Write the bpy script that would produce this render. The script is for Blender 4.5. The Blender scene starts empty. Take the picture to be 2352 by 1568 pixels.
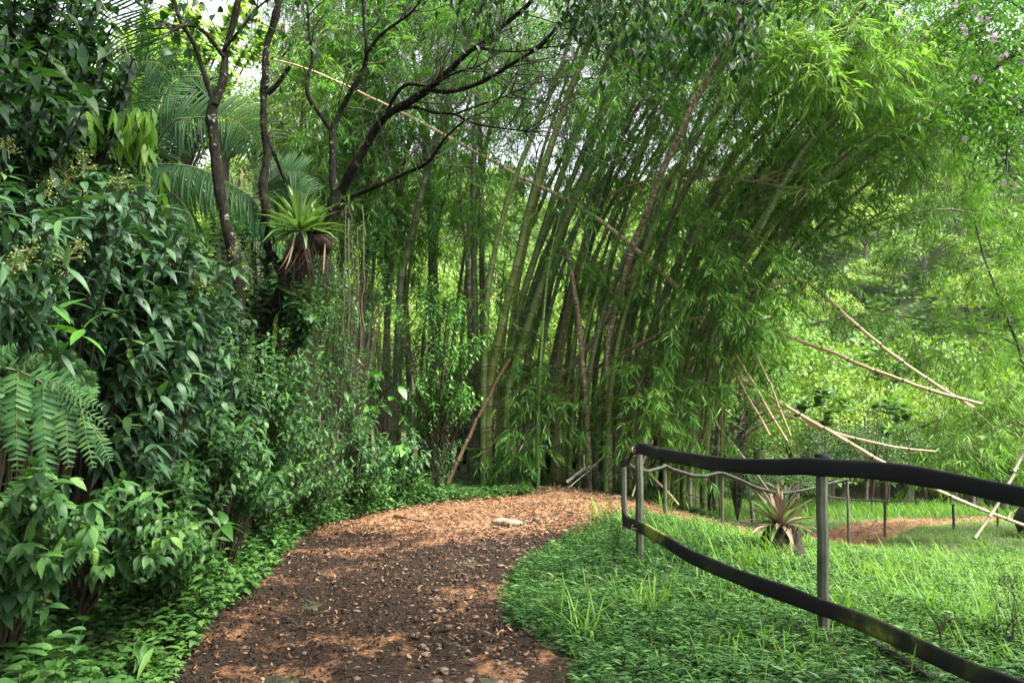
EXPO = 3.0
import bpy, math, random
import numpy as np
from mathutils import Vector
rng = np.random.default_rng(7)
random.seed(7)
U = lambda a, b, n=None: rng.uniform(a, b, n)
N = lambda s, n=None: rng.normal(0, s, n)
scene = bpy.context.scene
col = scene.collection

# ------------------------------------------------------------------ camera
EYE = 1.6
PITCH = math.radians(3.0)
FP = 1831.0                       # focal length in pixels of a 2352 px wide picture (28 mm lens)
cam_d = bpy.data.cameras.new('camera')
cam_d.lens = 28.0; cam_d.sensor_width = 36.0
cam_d.clip_start = 0.05; cam_d.clip_end = 2000
cam = bpy.data.objects.new('camera', cam_d); col.objects.link(cam)
cam.location = (0, 0, EYE); cam.rotation_euler = (math.radians(90) + PITCH, 0, 0)
scene.camera = cam
CP, SP = math.cos(PITCH), math.sin(PITCH)

def Q(px, py, d):
    """the point seen at (px, py) of the photograph (2352 wide) that lies d metres ahead"""
    a = (px - 1176) / FP; b = (784 - py) / FP
    t = d / (CP - b * SP)
    return np.array([a * t, d, EYE + t * (SP + b * CP)])

def sstep(a, b, x):
    t = np.clip((x - a) / (b - a), 0, 1)
    return t * t * (3 - 2 * t)

# ------------------------------------------------------------------ terrain
PL = np.array([(-1.9,-6),(-1.9,2),(-1.85,4.26),(-2.0,5.5),(-2.1,7),(-2.25,8.5),(-2.2,9.6),(-1.7,10.9),(-1.0,11.9),(0,12.6),
      (1.5,13.1),(3.5,13.9),(5.5,15.2),(7.1,17.3),(9.4,19.7),(13,20.7),(22,21.2)], float)
PR = np.array([(.5,-6),(.4,2),(.31,4.26),(.05,5.2),(-.08,5.9),(-.05,6.6),(.12,7.4),(.45,8.4),(.9,9.4),(1.25,10.2),
      (1.7,10.8),(2.5,11.3),(4.0,12.2),(5.8,13.3),(7.4,15.8),(8.9,17.8),(10.9,19.2),(14,19.9),(22,20.2)], float)
def resample(P, n, cr=True):
    P = np.asarray(P, float)
    seg = np.linalg.norm(np.diff(P, axis=0), axis=1); s = np.r_[0, np.cumsum(seg)]
    if cr and len(P) > 2:
        Q_ = []
        PP = np.vstack([2 * P[0] - P[1], P, 2 * P[-1] - P[-2]])
        for i in range(1, len(PP) - 2):
            t = np.linspace(0, 1, 12, endpoint=False)[:, None]
            p0, p1, p2, p3 = PP[i-1], PP[i], PP[i+1], PP[i+2]
            Q_.append(.5 * ((2*p1) + (-p0+p2)*t + (2*p0-5*p1+4*p2-p3)*t*t + (-p0+3*p1-3*p2+p3)*t**3))
        P = np.vstack(Q_ + [P[-1:]])
        seg = np.linalg.norm(np.diff(P, axis=0), axis=1); s = np.r_[0, np.cumsum(seg)]
    u = np.linspace(0, s[-1], n)
    return np.stack([np.interp(u, s, P[:, k]) for k in range(P.shape[1])], 1)
def interp_curve(P, n):            # n points with the same parameter on both path edges
    return resample(P, n)
LE, RE = interp_curve(PL, 260), interp_curve(PR, 260)
PATHPOLY = np.vstack([LE, RE[::-1]])
def in_poly(x, y, P):
    x = np.asarray(x); y = np.asarray(y)
    c = np.zeros(x.shape, bool)
    x1, y1 = P[:, 0], P[:, 1]; x2, y2 = np.roll(x1, -1), np.roll(y1, -1)
    for a, b, c_, d in zip(x1, y1, x2, y2):
        if b == d: continue
        c ^= ((b > y) != (d > y)) & (x < (c_ - a) * (y - b) / (d - b) + a)
    return c
def edge_dist(x, y, P):
    d = np.full(np.shape(x), 1e9)
    for p in P[::2]:
        d = np.minimum(d, (x - p[0])**2 + (y - p[1])**2)
    return np.sqrt(d)
# cheap smooth value noise
_G = np.random.default_rng(3).uniform(-1, 1, (256, 256))
def noise(x, y, f):
    x = np.asarray(x) * f + 101.3; y = np.asarray(y) * f + 57.1
    xi = np.floor(x).astype(int); yi = np.floor(y).astype(int)
    fx = x - xi; fy = y - yi; fx = fx*fx*(3-2*fx); fy = fy*fy*(3-2*fy)
    g = lambda a, b: _G[a % 256, b % 256]
    return (g(xi,yi)*(1-fx)+g(xi+1,yi)*fx)*(1-fy)+(g(xi,yi+1)*(1-fx)+g(xi+1,yi+1)*fx)*fy
def left_x(y):
    return np.interp(y, [-6, 4.26, 5.5, 7, 8.5, 9.6, 10.9, 11.9, 12.6], [-1.9, -1.85, -2.0, -2.1, -2.25, -2.2, -1.7, -1.0, 0.0])
def HG(x, y):
    """ground height"""
    x = np.asarray(x, float); y = np.asarray(y, float)
    yy = np.clip(y, 4, 21)
    z = -.02 * (yy - 4)
    z = z - (.12 * np.clip(y - 5, 0, 7) + .08 * np.clip(y - 12, 0, 9)) * sstep(.5, 6, x)
    lb = np.clip(left_x(y) - .15 - x, 0, 6)
    z = z + .28 * lb * (1 - sstep(9.5, 13, y)) * np.clip(1.3 - lb / 9, .4, 1)
    r = np.hypot(x, y)
    z = z - 3.5 * sstep(24, 40, r) * sstep(-12, 14, x)
    z = z + (40 + 12 * sstep(10, 90, x)) * sstep(38, 175, r)
    z = z + .05 * noise(x, y, .9) * (1 - .6 * in_near_path(x, y)) + 2.0 * noise(x, y, .045) * sstep(35, 70, r)
    return z
def in_near_path(x, y):
    return sstep(-2.6, -2.0, x) * (1 - sstep(.2, .9, x)) * (1 - sstep(10, 12, y))
def gpt(x, y): return np.array([x, y, float(HG(x, y))])

# ------------------------------------------------------------------ mesh buffers
class Geo:
    def __init__(s): s.v = []; s.q = []; s.t = []; s.uv = []; s.r = []; s.n = 0
    def add(s, V, F, uv=None, r=None):
        V = np.asarray(V, np.float32).reshape(-1, 3); F = np.asarray(F, np.int64)
        s.v.append(V); k = len(V)
        (s.q if F.shape[1] == 4 else s.t).append(F + s.n)
        s.uv.append(np.zeros((k, 2), np.float32) if uv is None else np.asarray(uv, np.float32).reshape(-1, 2))
        s.r.append(np.full(k, .5, np.float32) if r is None else np.broadcast_to(np.asarray(r, np.float32).reshape(-1), (k,)))
        s.n += k
    def mesh(s, name, smooth=True):
        V = np.concatenate(s.v); UV = np.concatenate(s.uv); R = np.concatenate(s.r)
        q = np.concatenate(s.q) if s.q else np.zeros((0, 4), np.int64)
        t = np.concatenate(s.t) if s.t else np.zeros((0, 3), np.int64)
        loops = np.r_[q.ravel(), t.ravel()]
        starts = np.r_[np.arange(len(q)) * 4, len(q) * 4 + np.arange(len(t)) * 3]
        m = bpy.data.meshes.new(name)
        m.vertices.add(len(V)); m.vertices.foreach_set('co', V.ravel())
        m.loops.add(len(loops)); m.loops.foreach_set('vertex_index', loops.astype(np.int32))
        m.polygons.add(len(starts)); m.polygons.foreach_set('loop_start', starts.astype(np.int32))
        m.polygons.foreach_set('use_smooth', np.full(len(starts), smooth, bool))
        ul = m.uv_layers.new(name='UVMap'); ul.data.foreach_set('uv', UV[loops].ravel())
        at = m.attributes.new('rnd', 'FLOAT', 'POINT'); at.data.foreach_set('value', R)
        m.update(calc_edges=True)
        return m
    def build(s, name, mat, parent=None, smooth=True):
        m = s.mesh(name, smooth)
        m.materials.append(mat)
        o = bpy.data.objects.new(name, m); col.objects.link(o)
        if parent is not None: o.parent = parent
        return o
def rebase(g, loc):
    loc = np.asarray(loc, np.float32)
    g.v = [a - loc for a in g.v]
def thing(name, label, cat, loc=(0, 0, 0), group=None):
    o = bpy.data.objects.new(name, None); col.objects.link(o)
    o.location = tuple(map(float, loc)); o.empty_display_size = .1
    return tag(o, label, cat, group)
def tag(o, label, cat, group=None, kind=None):
    if label: o['label'] = label
    if cat: o['category'] = cat
    if group: o['group'] = group
    if kind: o['kind'] = kind
    return o
def part(g, name, mat, root, smooth=True, label=None):
    rebase(g, root.location); o = g.build(name, mat, root, smooth)
    if label: o['label'] = label
    return o
def nrm(v): return v / np.maximum(np.linalg.norm(v, axis=-1, keepdims=True), 1e-9)

def tubes(G, P, R, sides=6, v=None, r=.5, cap=False):
    """n tubes of k rings each: P (n,k,3), R (n,k)"""
    P = np.asarray(P, float); R = np.asarray(R, float)
    if P.ndim == 2: P = P[None]; R = R[None]
    n, k, _ = P.shape
    T = np.gradient(P, axis=1); T = nrm(T)
    avg = np.abs(nrm(P[:, -1] - P[:, 0] + 1e-6)); ax = np.eye(3)[np.argmin(avg, 1)]
    A = nrm(np.cross(T, ax[:, None, :])); B = np.cross(T, A)
    th = np.linspace(0, 2*np.pi, sides, endpoint=False)
    V = P[:, :, None, :] + R[:, :, None, None] * (np.cos(th)[None, None, :, None] * A[:, :, None, :] + np.sin(th)[None, None, :, None] * B[:, :, None, :])
    base = np.arange(n)[:, None, None] * k * sides + np.arange(k - 1)[None, :, None] * sides + np.arange(sides)[None, None, :]
    nx = np.arange(n)[:, None, None] * k * sides + np.arange(k - 1)[None, :, None] * sides + ((np.arange(sides) + 1) % sides)[None, None, :]
    F = np.stack([base, nx, nx + sides, base + sides], -1).reshape(-1, 4)
    vv = np.linspace(0, 1, k) if v is None else np.asarray(v)
    vv = np.broadcast_to(vv, (n, k))
    uv = np.stack([np.broadcast_to(th / (2*np.pi), (n, k, sides)), np.broadcast_to(vv[:, :, None], (n, k, sides))], -1)
    rr = np.broadcast_to(np.asarray(r, float).reshape(-1, 1, 1), (n, k, sides)) if np.size(r) in (1, n) else r
    G.add(V.reshape(-1, 3), F, uv.reshape(-1, 2), np.asarray(rr).reshape(-1))
    if cap:
        for i in range(n):
            for e, kk in ((0, 0), (1, k - 1)):
                c = P[i, kk]; ring = V[i, kk]
                idx = np.arange(sides); Fc = np.stack([np.zeros(sides, int), 1 + idx, 1 + (idx + 1) % sides], 1)
                if e == 0: Fc = Fc[:, ::-1]
                G.add(np.vstack([c[None], ring]), Fc, np.tile([[.5, vv[i, kk]]], (sides + 1, 1)), .5)

# ------------------------------------------------------------------ leaf templates: (x across -.5...5, y 0..1, z), quads
def tm_kite(w=.38):
    V = np.array([(0,0,0),(-.5,w,.10),(0,1,0),(.5,w,.10),(0,w+.06,0)], float)
    return V, np.array([(0,4,2,1),(0,3,2,4)])
def tm_grid(st, across=3, fold=.12):
    us = np.linspace(-.5, .5, across); V = []
    for y, w in st:
        for u in us: V.append((u * w, y, fold * abs(u) * 2 * w))
    F = []
    for i in range(len(st) - 1):
        for j in range(across - 1):
            a = i * across + j; F.append((a, a + 1, a + across + 1, a + across))
    return np.array(V, float), np.array(F)
KITE = tm_kite()
SLIM = tm_kite(.3)
OVATE = tm_grid([(0,.04),(.10,.5),(.28,.95),(.5,.92),(.75,.52),(1,.02)], 3)
OVATE5 = tm_grid([(0,.06),(.06,.42),(.16,.8),(.3,1),(.45,.98),(.6,.8),(.75,.52),(.88,.24),(1,.015)], 5, .07)
LANCE = tm_grid([(0,.05),(.15,.6),(.4,1),(.7,.65),(1,.02)], 3)
STRIP = tm_grid([(0,.5),(.3,1),(.65,.85),(1,.04)], 3, .25)
BLADE = tm_grid([(0,.9),(.4,1),(.75,.7),(1,.05)], 2, 0)
HEART = tm_grid([(-.12,.25),(-.06,.75),(.08,1),(.3,.98),(.55,.7),(.8,.32),(1,.02)], 3)
SERR = tm_grid([(0,.8),(.1,1),(.15,.8),(.26,1),(.31,.78),(.42,.95),(.47,.72),(.58,.85),(.63,.6),(.74,.66),(.8,.45),(1,.05)], 3, .1)

def leaves(G, pos, d, up, L, W, tm, droop=0., r=.5):
    Vt, Ft = tm
    pos = np.asarray(pos, float).reshape(-1, 3); n = len(pos)
    if n == 0: return
    d = nrm(np.broadcast_to(np.asarray(d, float), (n, 3))); up = np.broadcast_to(np.asarray(up, float), (n, 3))
    x = np.cross(d, up); bad = np.linalg.norm(x, axis=1) < 1e-3
    if bad.any(): x = x.copy(); x[bad] = np.cross(d[bad], np.array([.3, .9, .2]))
    x = nrm(x); z = np.cross(x, d)
    L = np.broadcast_to(np.asarray(L, float), (n,)); W = np.broadcast_to(np.asarray(W, float), (n,))
    k = np.broadcast_to(np.asarray(droop, float), (n,)); k = np.where(np.abs(k) < 1e-3, 1e-3, k)[:, None]
    t = Vt[None, :, 1]
    yy = np.sin(k * t) / k; zz = -(1 - np.cos(k * t)) / k
    P = pos[:, None, :] + x[:, None, :] * (Vt[None, :, 0] * W[:, None])[..., None] \
        + d[:, None, :] * (yy * L[:, None])[..., None] + z[:, None, :] * (zz * L[:, None] + Vt[None, :, 2] * W[:, None])[..., None]
    m = len(Vt)
    F = (Ft[None] + (np.arange(n) * m)[:, None, None]).reshape(-1, 4)
    xs = Vt[:, 0]
    uv = np.tile(np.stack([xs + .5, Vt[:, 1]], 1)[None], (n, 1, 1))
    rr = np.repeat(np.broadcast_to(np.asarray(r, float).reshape(-1), (n,)), m)
    G.add(P.reshape(-1, 3), F, uv.reshape(-1, 2), rr)

def rdir(n, zlo=-1, zhi=1):
    z = U(zlo, zhi, n); a = U(0, 2*np.pi, n); s = np.sqrt(np.maximum(0, 1 - z*z))
    return np.stack([s*np.cos(a), s*np.sin(a), z], 1)

# ------------------------------------------------------------------ materials
class NT:
    def __init__(s, name):
        s.m = bpy.data.materials.new(name); s.m.use_nodes = True
        s.t = s.m.node_tree; s.t.nodes.clear()
    def n(s, typ, **kw):
        nd = s.t.nodes.new(typ)
        for k, v in kw.items():
            if k == 'i':
                for a, b in v.items(): nd.inputs[a].default_value = b
            else: setattr(nd, k, v)
        return nd
    def l(s, a, ao, b, bi): s.t.links.new(a.outputs[ao], b.inputs[bi])
def c4(c): return (c[0], c[1], c[2], 1)
def ramp(nt, stops, interp='LINEAR'):
    r = nt.n('ShaderNodeValToRGB'); e = r.color_ramp.elements; r.color_ramp.interpolation = interp
    while len(e) < len(stops): e.new(.5)
    for k, (p, c) in zip(e, stops): k.position = p; k.color = c4(c)
    return r
def leaf_mat(name, cols, trans=.35, tcol=(1.5, 1.35, .5), rough=.42, vein=None, spec=.5, spots=0.):
    nt = NT(name)
    at = nt.n('ShaderNodeAttribute', attribute_name='rnd')
    k = len(cols)
    rp = ramp(nt, [(i / (k - 1), c) for i, c in enumerate(cols)])
    nt.l(at, 'Fac', rp, 'Fac')
    last = (rp, 'Color')
    if vein:
        uv = nt.n('ShaderNodeTexCoord'); sx = nt.n('ShaderNodeSeparateXYZ'); nt.l(uv, 'UV', sx, 'Vector')
        # distance of u from the nearest vein
        mul = nt.n('ShaderNodeMath', operation='MULTIPLY', i={1: float(vein[0])}); nt.l(sx, 'X', mul, 0)
        pp = nt.n('ShaderNodeMath', operation='PINGPONG', i={1: .5}); nt.l(mul, 0, pp, 0)
        less = nt.n('ShaderNodeMapRange', i={1: .5 - vein[1], 2: .5, 3: 0., 4: 1.}); nt.l(pp, 0, less, 0)
        mx = nt.n('ShaderNodeMix', data_type='RGBA', blend_type='MIX'); nt.l(less, 0, mx, 'Factor')
        hs = nt.n('ShaderNodeHueSaturation', i={'Value': vein[2], 'Saturation': .85}); nt.l(rp, 'Color', hs, 'Color')
        t = mx
        t.inputs[0].default_value = 0
        nt.l(rp, 'Color', mx, 6); nt.l(hs, 'Color', mx, 7); nt.l(less, 0, mx, 0)
        last = (mx, 2)
        wv = nt.n('ShaderNodeMath', operation='SINE'); m2 = nt.n('ShaderNodeMath', operation='MULTIPLY', i={1: 95.}); nt.l(sx, 'Y', m2, 0); nt.l(m2, 0, wv, 0)
        ad = nt.n('ShaderNodeMath', operation='MULTIPLY_ADD', i={1: .04}); nt.l(wv, 0, ad, 0); nt.l(pp, 0, ad, 2)
        bp = nt.n('ShaderNodeBump', i={'Strength': .35, 'Distance': .003}); nt.l(ad, 0, bp, 'Height')
    p = nt.n('ShaderNodeBsdfPrincipled', i={'Roughness': rough, 'Specular IOR Level': spec})
    nt.l(*last, p, 'Base Color')
    if vein: nt.l(bp, 'Normal', p, 'Normal')
    tr = nt.n('ShaderNodeBsdfTranslucent')
    mv = nt.n('ShaderNodeVectorMath', operation='MULTIPLY'); mv.inputs[1].default_value = tcol
    nt.l(*last, mv, 0); nt.l(mv, 0, tr, 'Color')
    ms = nt.n('ShaderNodeMixShader', i={0: trans}); nt.l(p, 0, ms, 1); nt.l(tr, 0, ms, 2)
    out = nt.n('ShaderNodeOutputMaterial'); nt.l(ms, 0, out, 'Surface')
    return nt.m
def rough_mat(name, stops, scale=6., rough=.85, bump=.3, detail=6, stretch=(1, 1, 1), spec=.3, dist=.02):
    nt = NT(name)
    tc = nt.n('ShaderNodeTexCoord'); mp = nt.n('ShaderNodeMapping', i={'Scale': stretch}); nt.l(tc, 'Object', mp, 'Vector')
    ns = nt.n('ShaderNodeTexNoise', i={'Scale': scale, 'Detail': detail, 'Roughness': .65}); nt.l(mp, 0, ns, 'Vector')
    rp = ramp(nt, stops); nt.l(ns, 'Fac', rp, 'Fac')
    p = nt.n('ShaderNodeBsdfPrincipled', i={'Roughness': rough, 'Specular IOR Level': spec}); nt.l(rp, 'Color', p, 'Base Color')
    bp = nt.n('ShaderNodeBump', i={'Strength': bump, 'Distance': dist}); nt.l(ns, 'Fac', bp, 'Height'); nt.l(bp, 0, p, 'Normal')
    out = nt.n('ShaderNodeOutputMaterial'); nt.l(p, 0, out, 'Surface')
    return nt.m
def cane_mat(name, cols, ring=(.02, .015, .008), pale=(.25, .26, .17), blotch=None, rough=.45):
    """cane: v counts the internodes; dark ring at the node, pale bloom under it, blotches of lichen"""
    nt = NT(name)
    tc = nt.n('ShaderNodeTexCoord'); sx = nt.n('ShaderNodeSeparateXYZ'); nt.l(tc, 'UV', sx, 0)
    fr = nt.n('ShaderNodeMath', operation='FRACT'); nt.l(sx, 'Y', fr, 0)
    ns = nt.n('ShaderNodeTexNoise', i={'Scale': 5., 'Detail': 5., 'Roughness': .7}); nt.l(tc, 'Object', ns, 'Vector')
    at = nt.n('ShaderNodeAttribute', attribute_name='rnd')
    ad = nt.n('ShaderNodeMath', operation='MULTIPLY_ADD', i={1: .7}); nt.l(ns, 'Fac', ad, 0)
    sb = nt.n('ShaderNodeMath', operation='MULTIPLY_ADD', i={1: .6, 2: -.15}); nt.l(at, 'Fac', sb, 0); nt.l(sb, 0, ad, 2)
    k = len(cols); rp = ramp(nt, [(.15 + .7 * i / (k - 1), c) for i, c in enumerate(cols)]); nt.l(ad, 0, rp, 'Fac')
    last = (rp, 'Color')
    if blotch:
        n2 = nt.n('ShaderNodeTexNoise', i={'Scale': 16., 'Detail': 4., 'Roughness': .6}); nt.l(tc, 'Object', n2, 'Vector')
        r2 = ramp(nt, [(.52, (0, 0, 0)), (.6, (1, 1, 1))]); nt.l(n2, 'Fac', r2, 'Fac')
        mm = nt.n('ShaderNodeMath', operation='MULTIPLY', i={1: blotch[1]}); nt.l(r2, 'Color', mm, 0)
        mb = nt.n('ShaderNodeMix', data_type='RGBA'); nt.l(mm, 0, mb, 0); nt.l(*last, mb, 6); mb.inputs[7].default_value = c4(blotch[0]); last = (mb, 2)
    rr = ramp(nt, [(0, (1, 1, 1)), (.045, (1, 1, 1)), (.07, (0, 0, 0)), (1, (0, 0, 0))]); nt.l(fr, 0, rr, 'Fac')
    rpale = ramp(nt, [(0, (0, 0, 0)), (.86, (0, 0, 0)), (.97, (.55, .55, .55)), (1, (.6, .6, .6))]); nt.l(fr, 0, rpale, 'Fac')
    m1 = nt.n('ShaderNodeMix', data_type='RGBA'); nt.l(rpale, 'Color', m1, 0); nt.l(*last, m1, 6); m1.inputs[7].default_value = c4(pale)
    m2 = nt.n('ShaderNodeMix', data_type='RGBA'); nt.l(rr, 'Color', m2, 0); nt.l(m1, 2, m2, 6); m2.inputs[7].default_value = c4(ring)
    p = nt.n('ShaderNodeBsdfPrincipled', i={'Roughness': rough, 'Specular IOR Level': .35}); nt.l(m2, 2, p, 'Base Color')
    out = nt.n('ShaderNodeOutputMaterial'); nt.l(p, 0, out, 'Surface')
    return nt.m

M = {}
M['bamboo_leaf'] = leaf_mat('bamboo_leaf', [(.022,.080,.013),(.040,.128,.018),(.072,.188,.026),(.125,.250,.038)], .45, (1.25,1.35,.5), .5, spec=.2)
M['bamboo_leaf_bright'] = leaf_mat('bamboo_leaf_bright', [(.045,.145,.020),(.076,.195,.028),(.115,.245,.038),(.165,.29,.052)], .5, (1.15,1.25,.5), .5, spec=.2)  # lit copy of bamboo_leaf: strong light is put into the leaf colour
M['dead_leaf'] = leaf_mat('dead_leaf', [(.045,.028,.018),(.10,.066,.042),(.17,.12,.08),(.24,.195,.14)], .15, (1,1,1), .7, spec=.2)
M['mel'] = leaf_mat('melastome_leaf', [(.016,.048,.020),(.024,.066,.026),(.038,.092,.034),(.075,.16,.034)], .2, (1.2,1.5,.5), .46, (4, .10, 1.4), .26)
M['mid_leaf'] = leaf_mat('shrub_leaf', [(.016,.052,.015),(.027,.080,.021),(.043,.115,.027),(.085,.18,.032)], .3, (1.3,1.35,.5), .48, spec=.25)
M['dark_leaf'] = leaf_mat('dark_leaf', [(.008,.024,.009),(.013,.036,.012),(.026,.060,.016)], .30, (1.6,2.0,.5), .5, spec=.15)  # very dark green; shade inside the foliage is partly put into this colour
M['gloss_leaf'] = leaf_mat('glossy_leaf', [(.03,.10,.016),(.048,.145,.02),(.075,.19,.026)], .3, (1.2,1.3,.5), .36, spec=.35)
M['lime_leaf'] = leaf_mat('lime_leaf', [(.07,.17,.02),(.12,.24,.03),(.18,.29,.05)], .5, (1.2,1.2,.45), .5, spec=.2)
M['cover'] = leaf_mat('ground_cover_leaf', [(.022,.066,.016),(.036,.098,.022),(.060,.142,.03),(.10,.20,.04)], .3, (1.15,1.25,.6), .5, spec=.22)
M['grass'] = leaf_mat('grass_blade', [(.052,.145,.018),(.085,.20,.024),(.125,.25,.034),(.17,.29,.055)], .45, (1.2,1.2,.5), .5, spec=.22)
M['fern'] = leaf_mat('fern_leaf', [(.03,.09,.028),(.045,.125,.036),(.07,.16,.034)], .3, (1.2,1.3,.5), .55, spec=.25)
M['palm'] = leaf_mat('palm_leaf', [(.010,.034,.012),(.017,.052,.014),(.03,.085,.02)], .35, (1.6,2.0,.5), .5, spec=.15)
M['brom'] = leaf_mat('bromeliad_leaf', [(.045,.10,.024),(.075,.145,.036),(.13,.20,.07)], .32, (1.1,1.15,.5), .42, spec=.3)
M['hill'] = leaf_mat('far_leaf', [(.05,.10,.025),(.085,.15,.03),(.12,.19,.04),(.17,.22,.05)], .3, (1.2,1.2,.6), .6, spec=.25)
M['pink'] = leaf_mat('pink_petal', [(.50,.28,.52),(.62,.42,.62),(.70,.55,.68)], .45, (1.1,1,1.1), .6)
M['panicle'] = leaf_mat('flower_panicle', [(.12,.16,.035),(.19,.22,.06)], .3, (1,1,.6), .6)
M['cane_green'] = cane_mat('green_cane', [(.045,.075,.014),(.085,.125,.022),(.135,.165,.035)], blotch=((.16,.17,.10), .3))
M['cane_bright'] = cane_mat('bright_green_cane', [(.08,.17,.03),(.12,.22,.04)], pale=(.3,.34,.2))
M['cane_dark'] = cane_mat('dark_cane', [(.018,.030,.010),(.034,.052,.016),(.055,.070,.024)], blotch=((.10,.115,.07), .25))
M['cane_brown'] = cane_mat('brown_cane', [(.045,.032,.018),(.10,.065,.03),(.16,.11,.045)], blotch=((.34,.33,.29), .55), rough=.6)
M['cane_orange'] = cane_mat('orange_cane', [(.10,.058,.026),(.19,.115,.048),(.25,.175,.08)], blotch=((.13,.13,.07), .5), rough=.55)
M['cane_dead'] = cane_mat('dead_cane', [(.20,.13,.06),(.33,.25,.13),(.44,.36,.21)], ring=(.05,.03,.02), pale=(.4,.33,.2), rough=.5)
M['cane_grey'] = cane_mat('grey_cane', [(.16,.15,.10),(.26,.24,.17)], pale=(.3,.3,.25), rough=.6)
M['twig'] = rough_mat('green_twig', [(.3,(.06,.07,.03)),(.7,(.12,.12,.05))], 8)
M['stem'] = rough_mat('brown_stem', [(.3,(.035,.028,.018)),(.7,(.09,.07,.045))], 10)
def bark_mat(name, base, moss, lich, ls=.60):
    nt = NT(name); tc = nt.n('ShaderNodeTexCoord')
    mp = nt.n('ShaderNodeMapping', i={'Scale': (1, 1, .35)}); nt.l(tc, 'Object', mp, 0)
    n1 = nt.n('ShaderNodeTexNoise', i={'Scale': 34., 'Detail': 6., 'Roughness': .7}); nt.l(mp, 0, n1, 0)
    n2 = nt.n('ShaderNodeTexNoise', i={'Scale': 6.5, 'Detail': 5., 'Roughness': .7}); nt.l(tc, 'Object', n2, 0)
    n3 = nt.n('ShaderNodeTexNoise', i={'Scale': 13., 'Detail': 5., 'Roughness': .75, 'Distortion': .6}); nt.l(tc, 'Object', n3, 0)
    r1 = ramp(nt, [(.3, base[0]), (.55, base[1]), (.75, base[2])]); nt.l(n1, 'Fac', r1, 0)
    k2 = ramp(nt, [(.50, (0,0,0)), (.58, (1,1,1))]); nt.l(n2, 'Fac', k2, 0)
    m1 = nt.n('ShaderNodeMix', data_type='RGBA'); nt.l(k2, 'Color', m1, 0); nt.l(r1, 'Color', m1, 6); m1.inputs[7].default_value = c4(moss)
    k3 = ramp(nt, [(ls, (0,0,0)), (ls + .03, (.9,.9,.9))]); nt.l(n3, 'Fac', k3, 0)
    m2 = nt.n('ShaderNodeMix', data_type='RGBA'); nt.l(k3, 'Color', m2, 0); nt.l(m1, 2, m2, 6); m2.inputs[7].default_value = c4(lich)
    p = nt.n('ShaderNodeBsdfPrincipled', i={'Roughness': .95, 'Specular IOR Level': .1}); nt.l(m2, 2, p, 'Base Color')
    bp = nt.n('ShaderNodeBump', i={'Strength': 1., 'Distance': .03}); nt.l(n1, 'Fac', bp, 'Height'); nt.l(bp, 0, p, 'Normal')
    nt.l(p, 0, nt.n('ShaderNodeOutputMaterial'), 'Surface'); return nt.m
M['bark'] = bark_mat('mossy_bark', ((.003,.0025,.002),(.010,.008,.006),(.026,.022,.017)), (.013,.018,.005), (.17,.175,.15))
M['dark_bark'] = rough_mat('dark_bark', [(.35,(.012,.010,.008)),(.6,(.035,.03,.024)),(.75,(.08,.075,.06))], 12, .9, .8, 6)
M['far_bark'] = rough_mat('pale_bark', [(.35,(.06,.05,.04)),(.7,(.16,.14,.11))], 3)
M['root'] = rough_mat('root_mass', [(.35,(.010,.008,.006)),(.6,(.035,.025,.015)),(.75,(.07,.05,.03))], 30, .95, 1., 6)
M['stone'] = rough_mat('pale_stone', [(.3,(.11,.09,.065)),(.6,(.18,.155,.115)),(.8,(.25,.22,.17))], 12, .9, .4)
M['pebble'] = leaf_mat('pebble', [(.03,.023,.018),(.065,.05,.037),(.11,.085,.06),(.14,.08,.042)], .0, (1,1,1), .65, spec=.25)
M['boulder'] = rough_mat('boulder', [(.3,(.02,.018,.015)),(.6,(.05,.045,.04)),(.75,(.10,.10,.08))], 5, .9, .8)
M['litter'] = leaf_mat('litter_leaf', [(.012,.008,.006),(.020,.013,.009),(.040,.022,.013),(.085,.045,.022),(.15,.085,.042),(.23,.155,.085)], .05, (1,1,1), .75, spec=.15)
M['straw'] = leaf_mat('bamboo_litter', [(.05,.026,.014),(.11,.060,.030),(.17,.10,.052),(.27,.18,.10)], .08, (1,1,1), .75, spec=.15)
# ------------------------------------------------------------------ ground sheet
def sheet(xs, ys, zf):
    X, Y = np.meshgrid(xs, ys); Z = zf(X, Y)
    V = np.stack([X, Y, Z], -1).reshape(-1, 3); nx, ny = len(xs), len(ys)
    i = (np.arange(ny - 1)[:, None] * nx + np.arange(nx - 1)[None]).ravel()
    F = np.stack([i, i + 1, i + nx + 1, i + nx], 1)
    return V, F
def spread(a, b, n, k):           # denser round 0
    t = np.linspace(-1, 1, n); s = np.sinh(k * t) / np.sinh(k)
    return np.where(s < 0, -s * a, s * b)
xs = spread(-260, 260, 260, 4.2)
ys = np.r_[np.linspace(-30, 0, 30, endpoint=False), np.linspace(0, 24, 130, endpoint=False), 24 + 256 * np.linspace(0, 1, 110)**1.7]
def zsheet(X, Y):
    z = HG(X, Y)
    inside = in_poly(X, Y, PATHPOLY)
    return z - .03 * inside
V, F = sheet(xs, ys, zsheet)
g = Geo(); g.add(V, F, V[:, :2])
M['soil'] = rough_mat('soil', [(.3,(.02,.025,.010)),(.5,(.035,.045,.015)),(.65,(.045,.03,.016)),(.8,(.03,.06,.015))], .9, .95, .6, 8)
o = g.build('ground', M['soil']); o['kind'] = 'structure'

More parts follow.
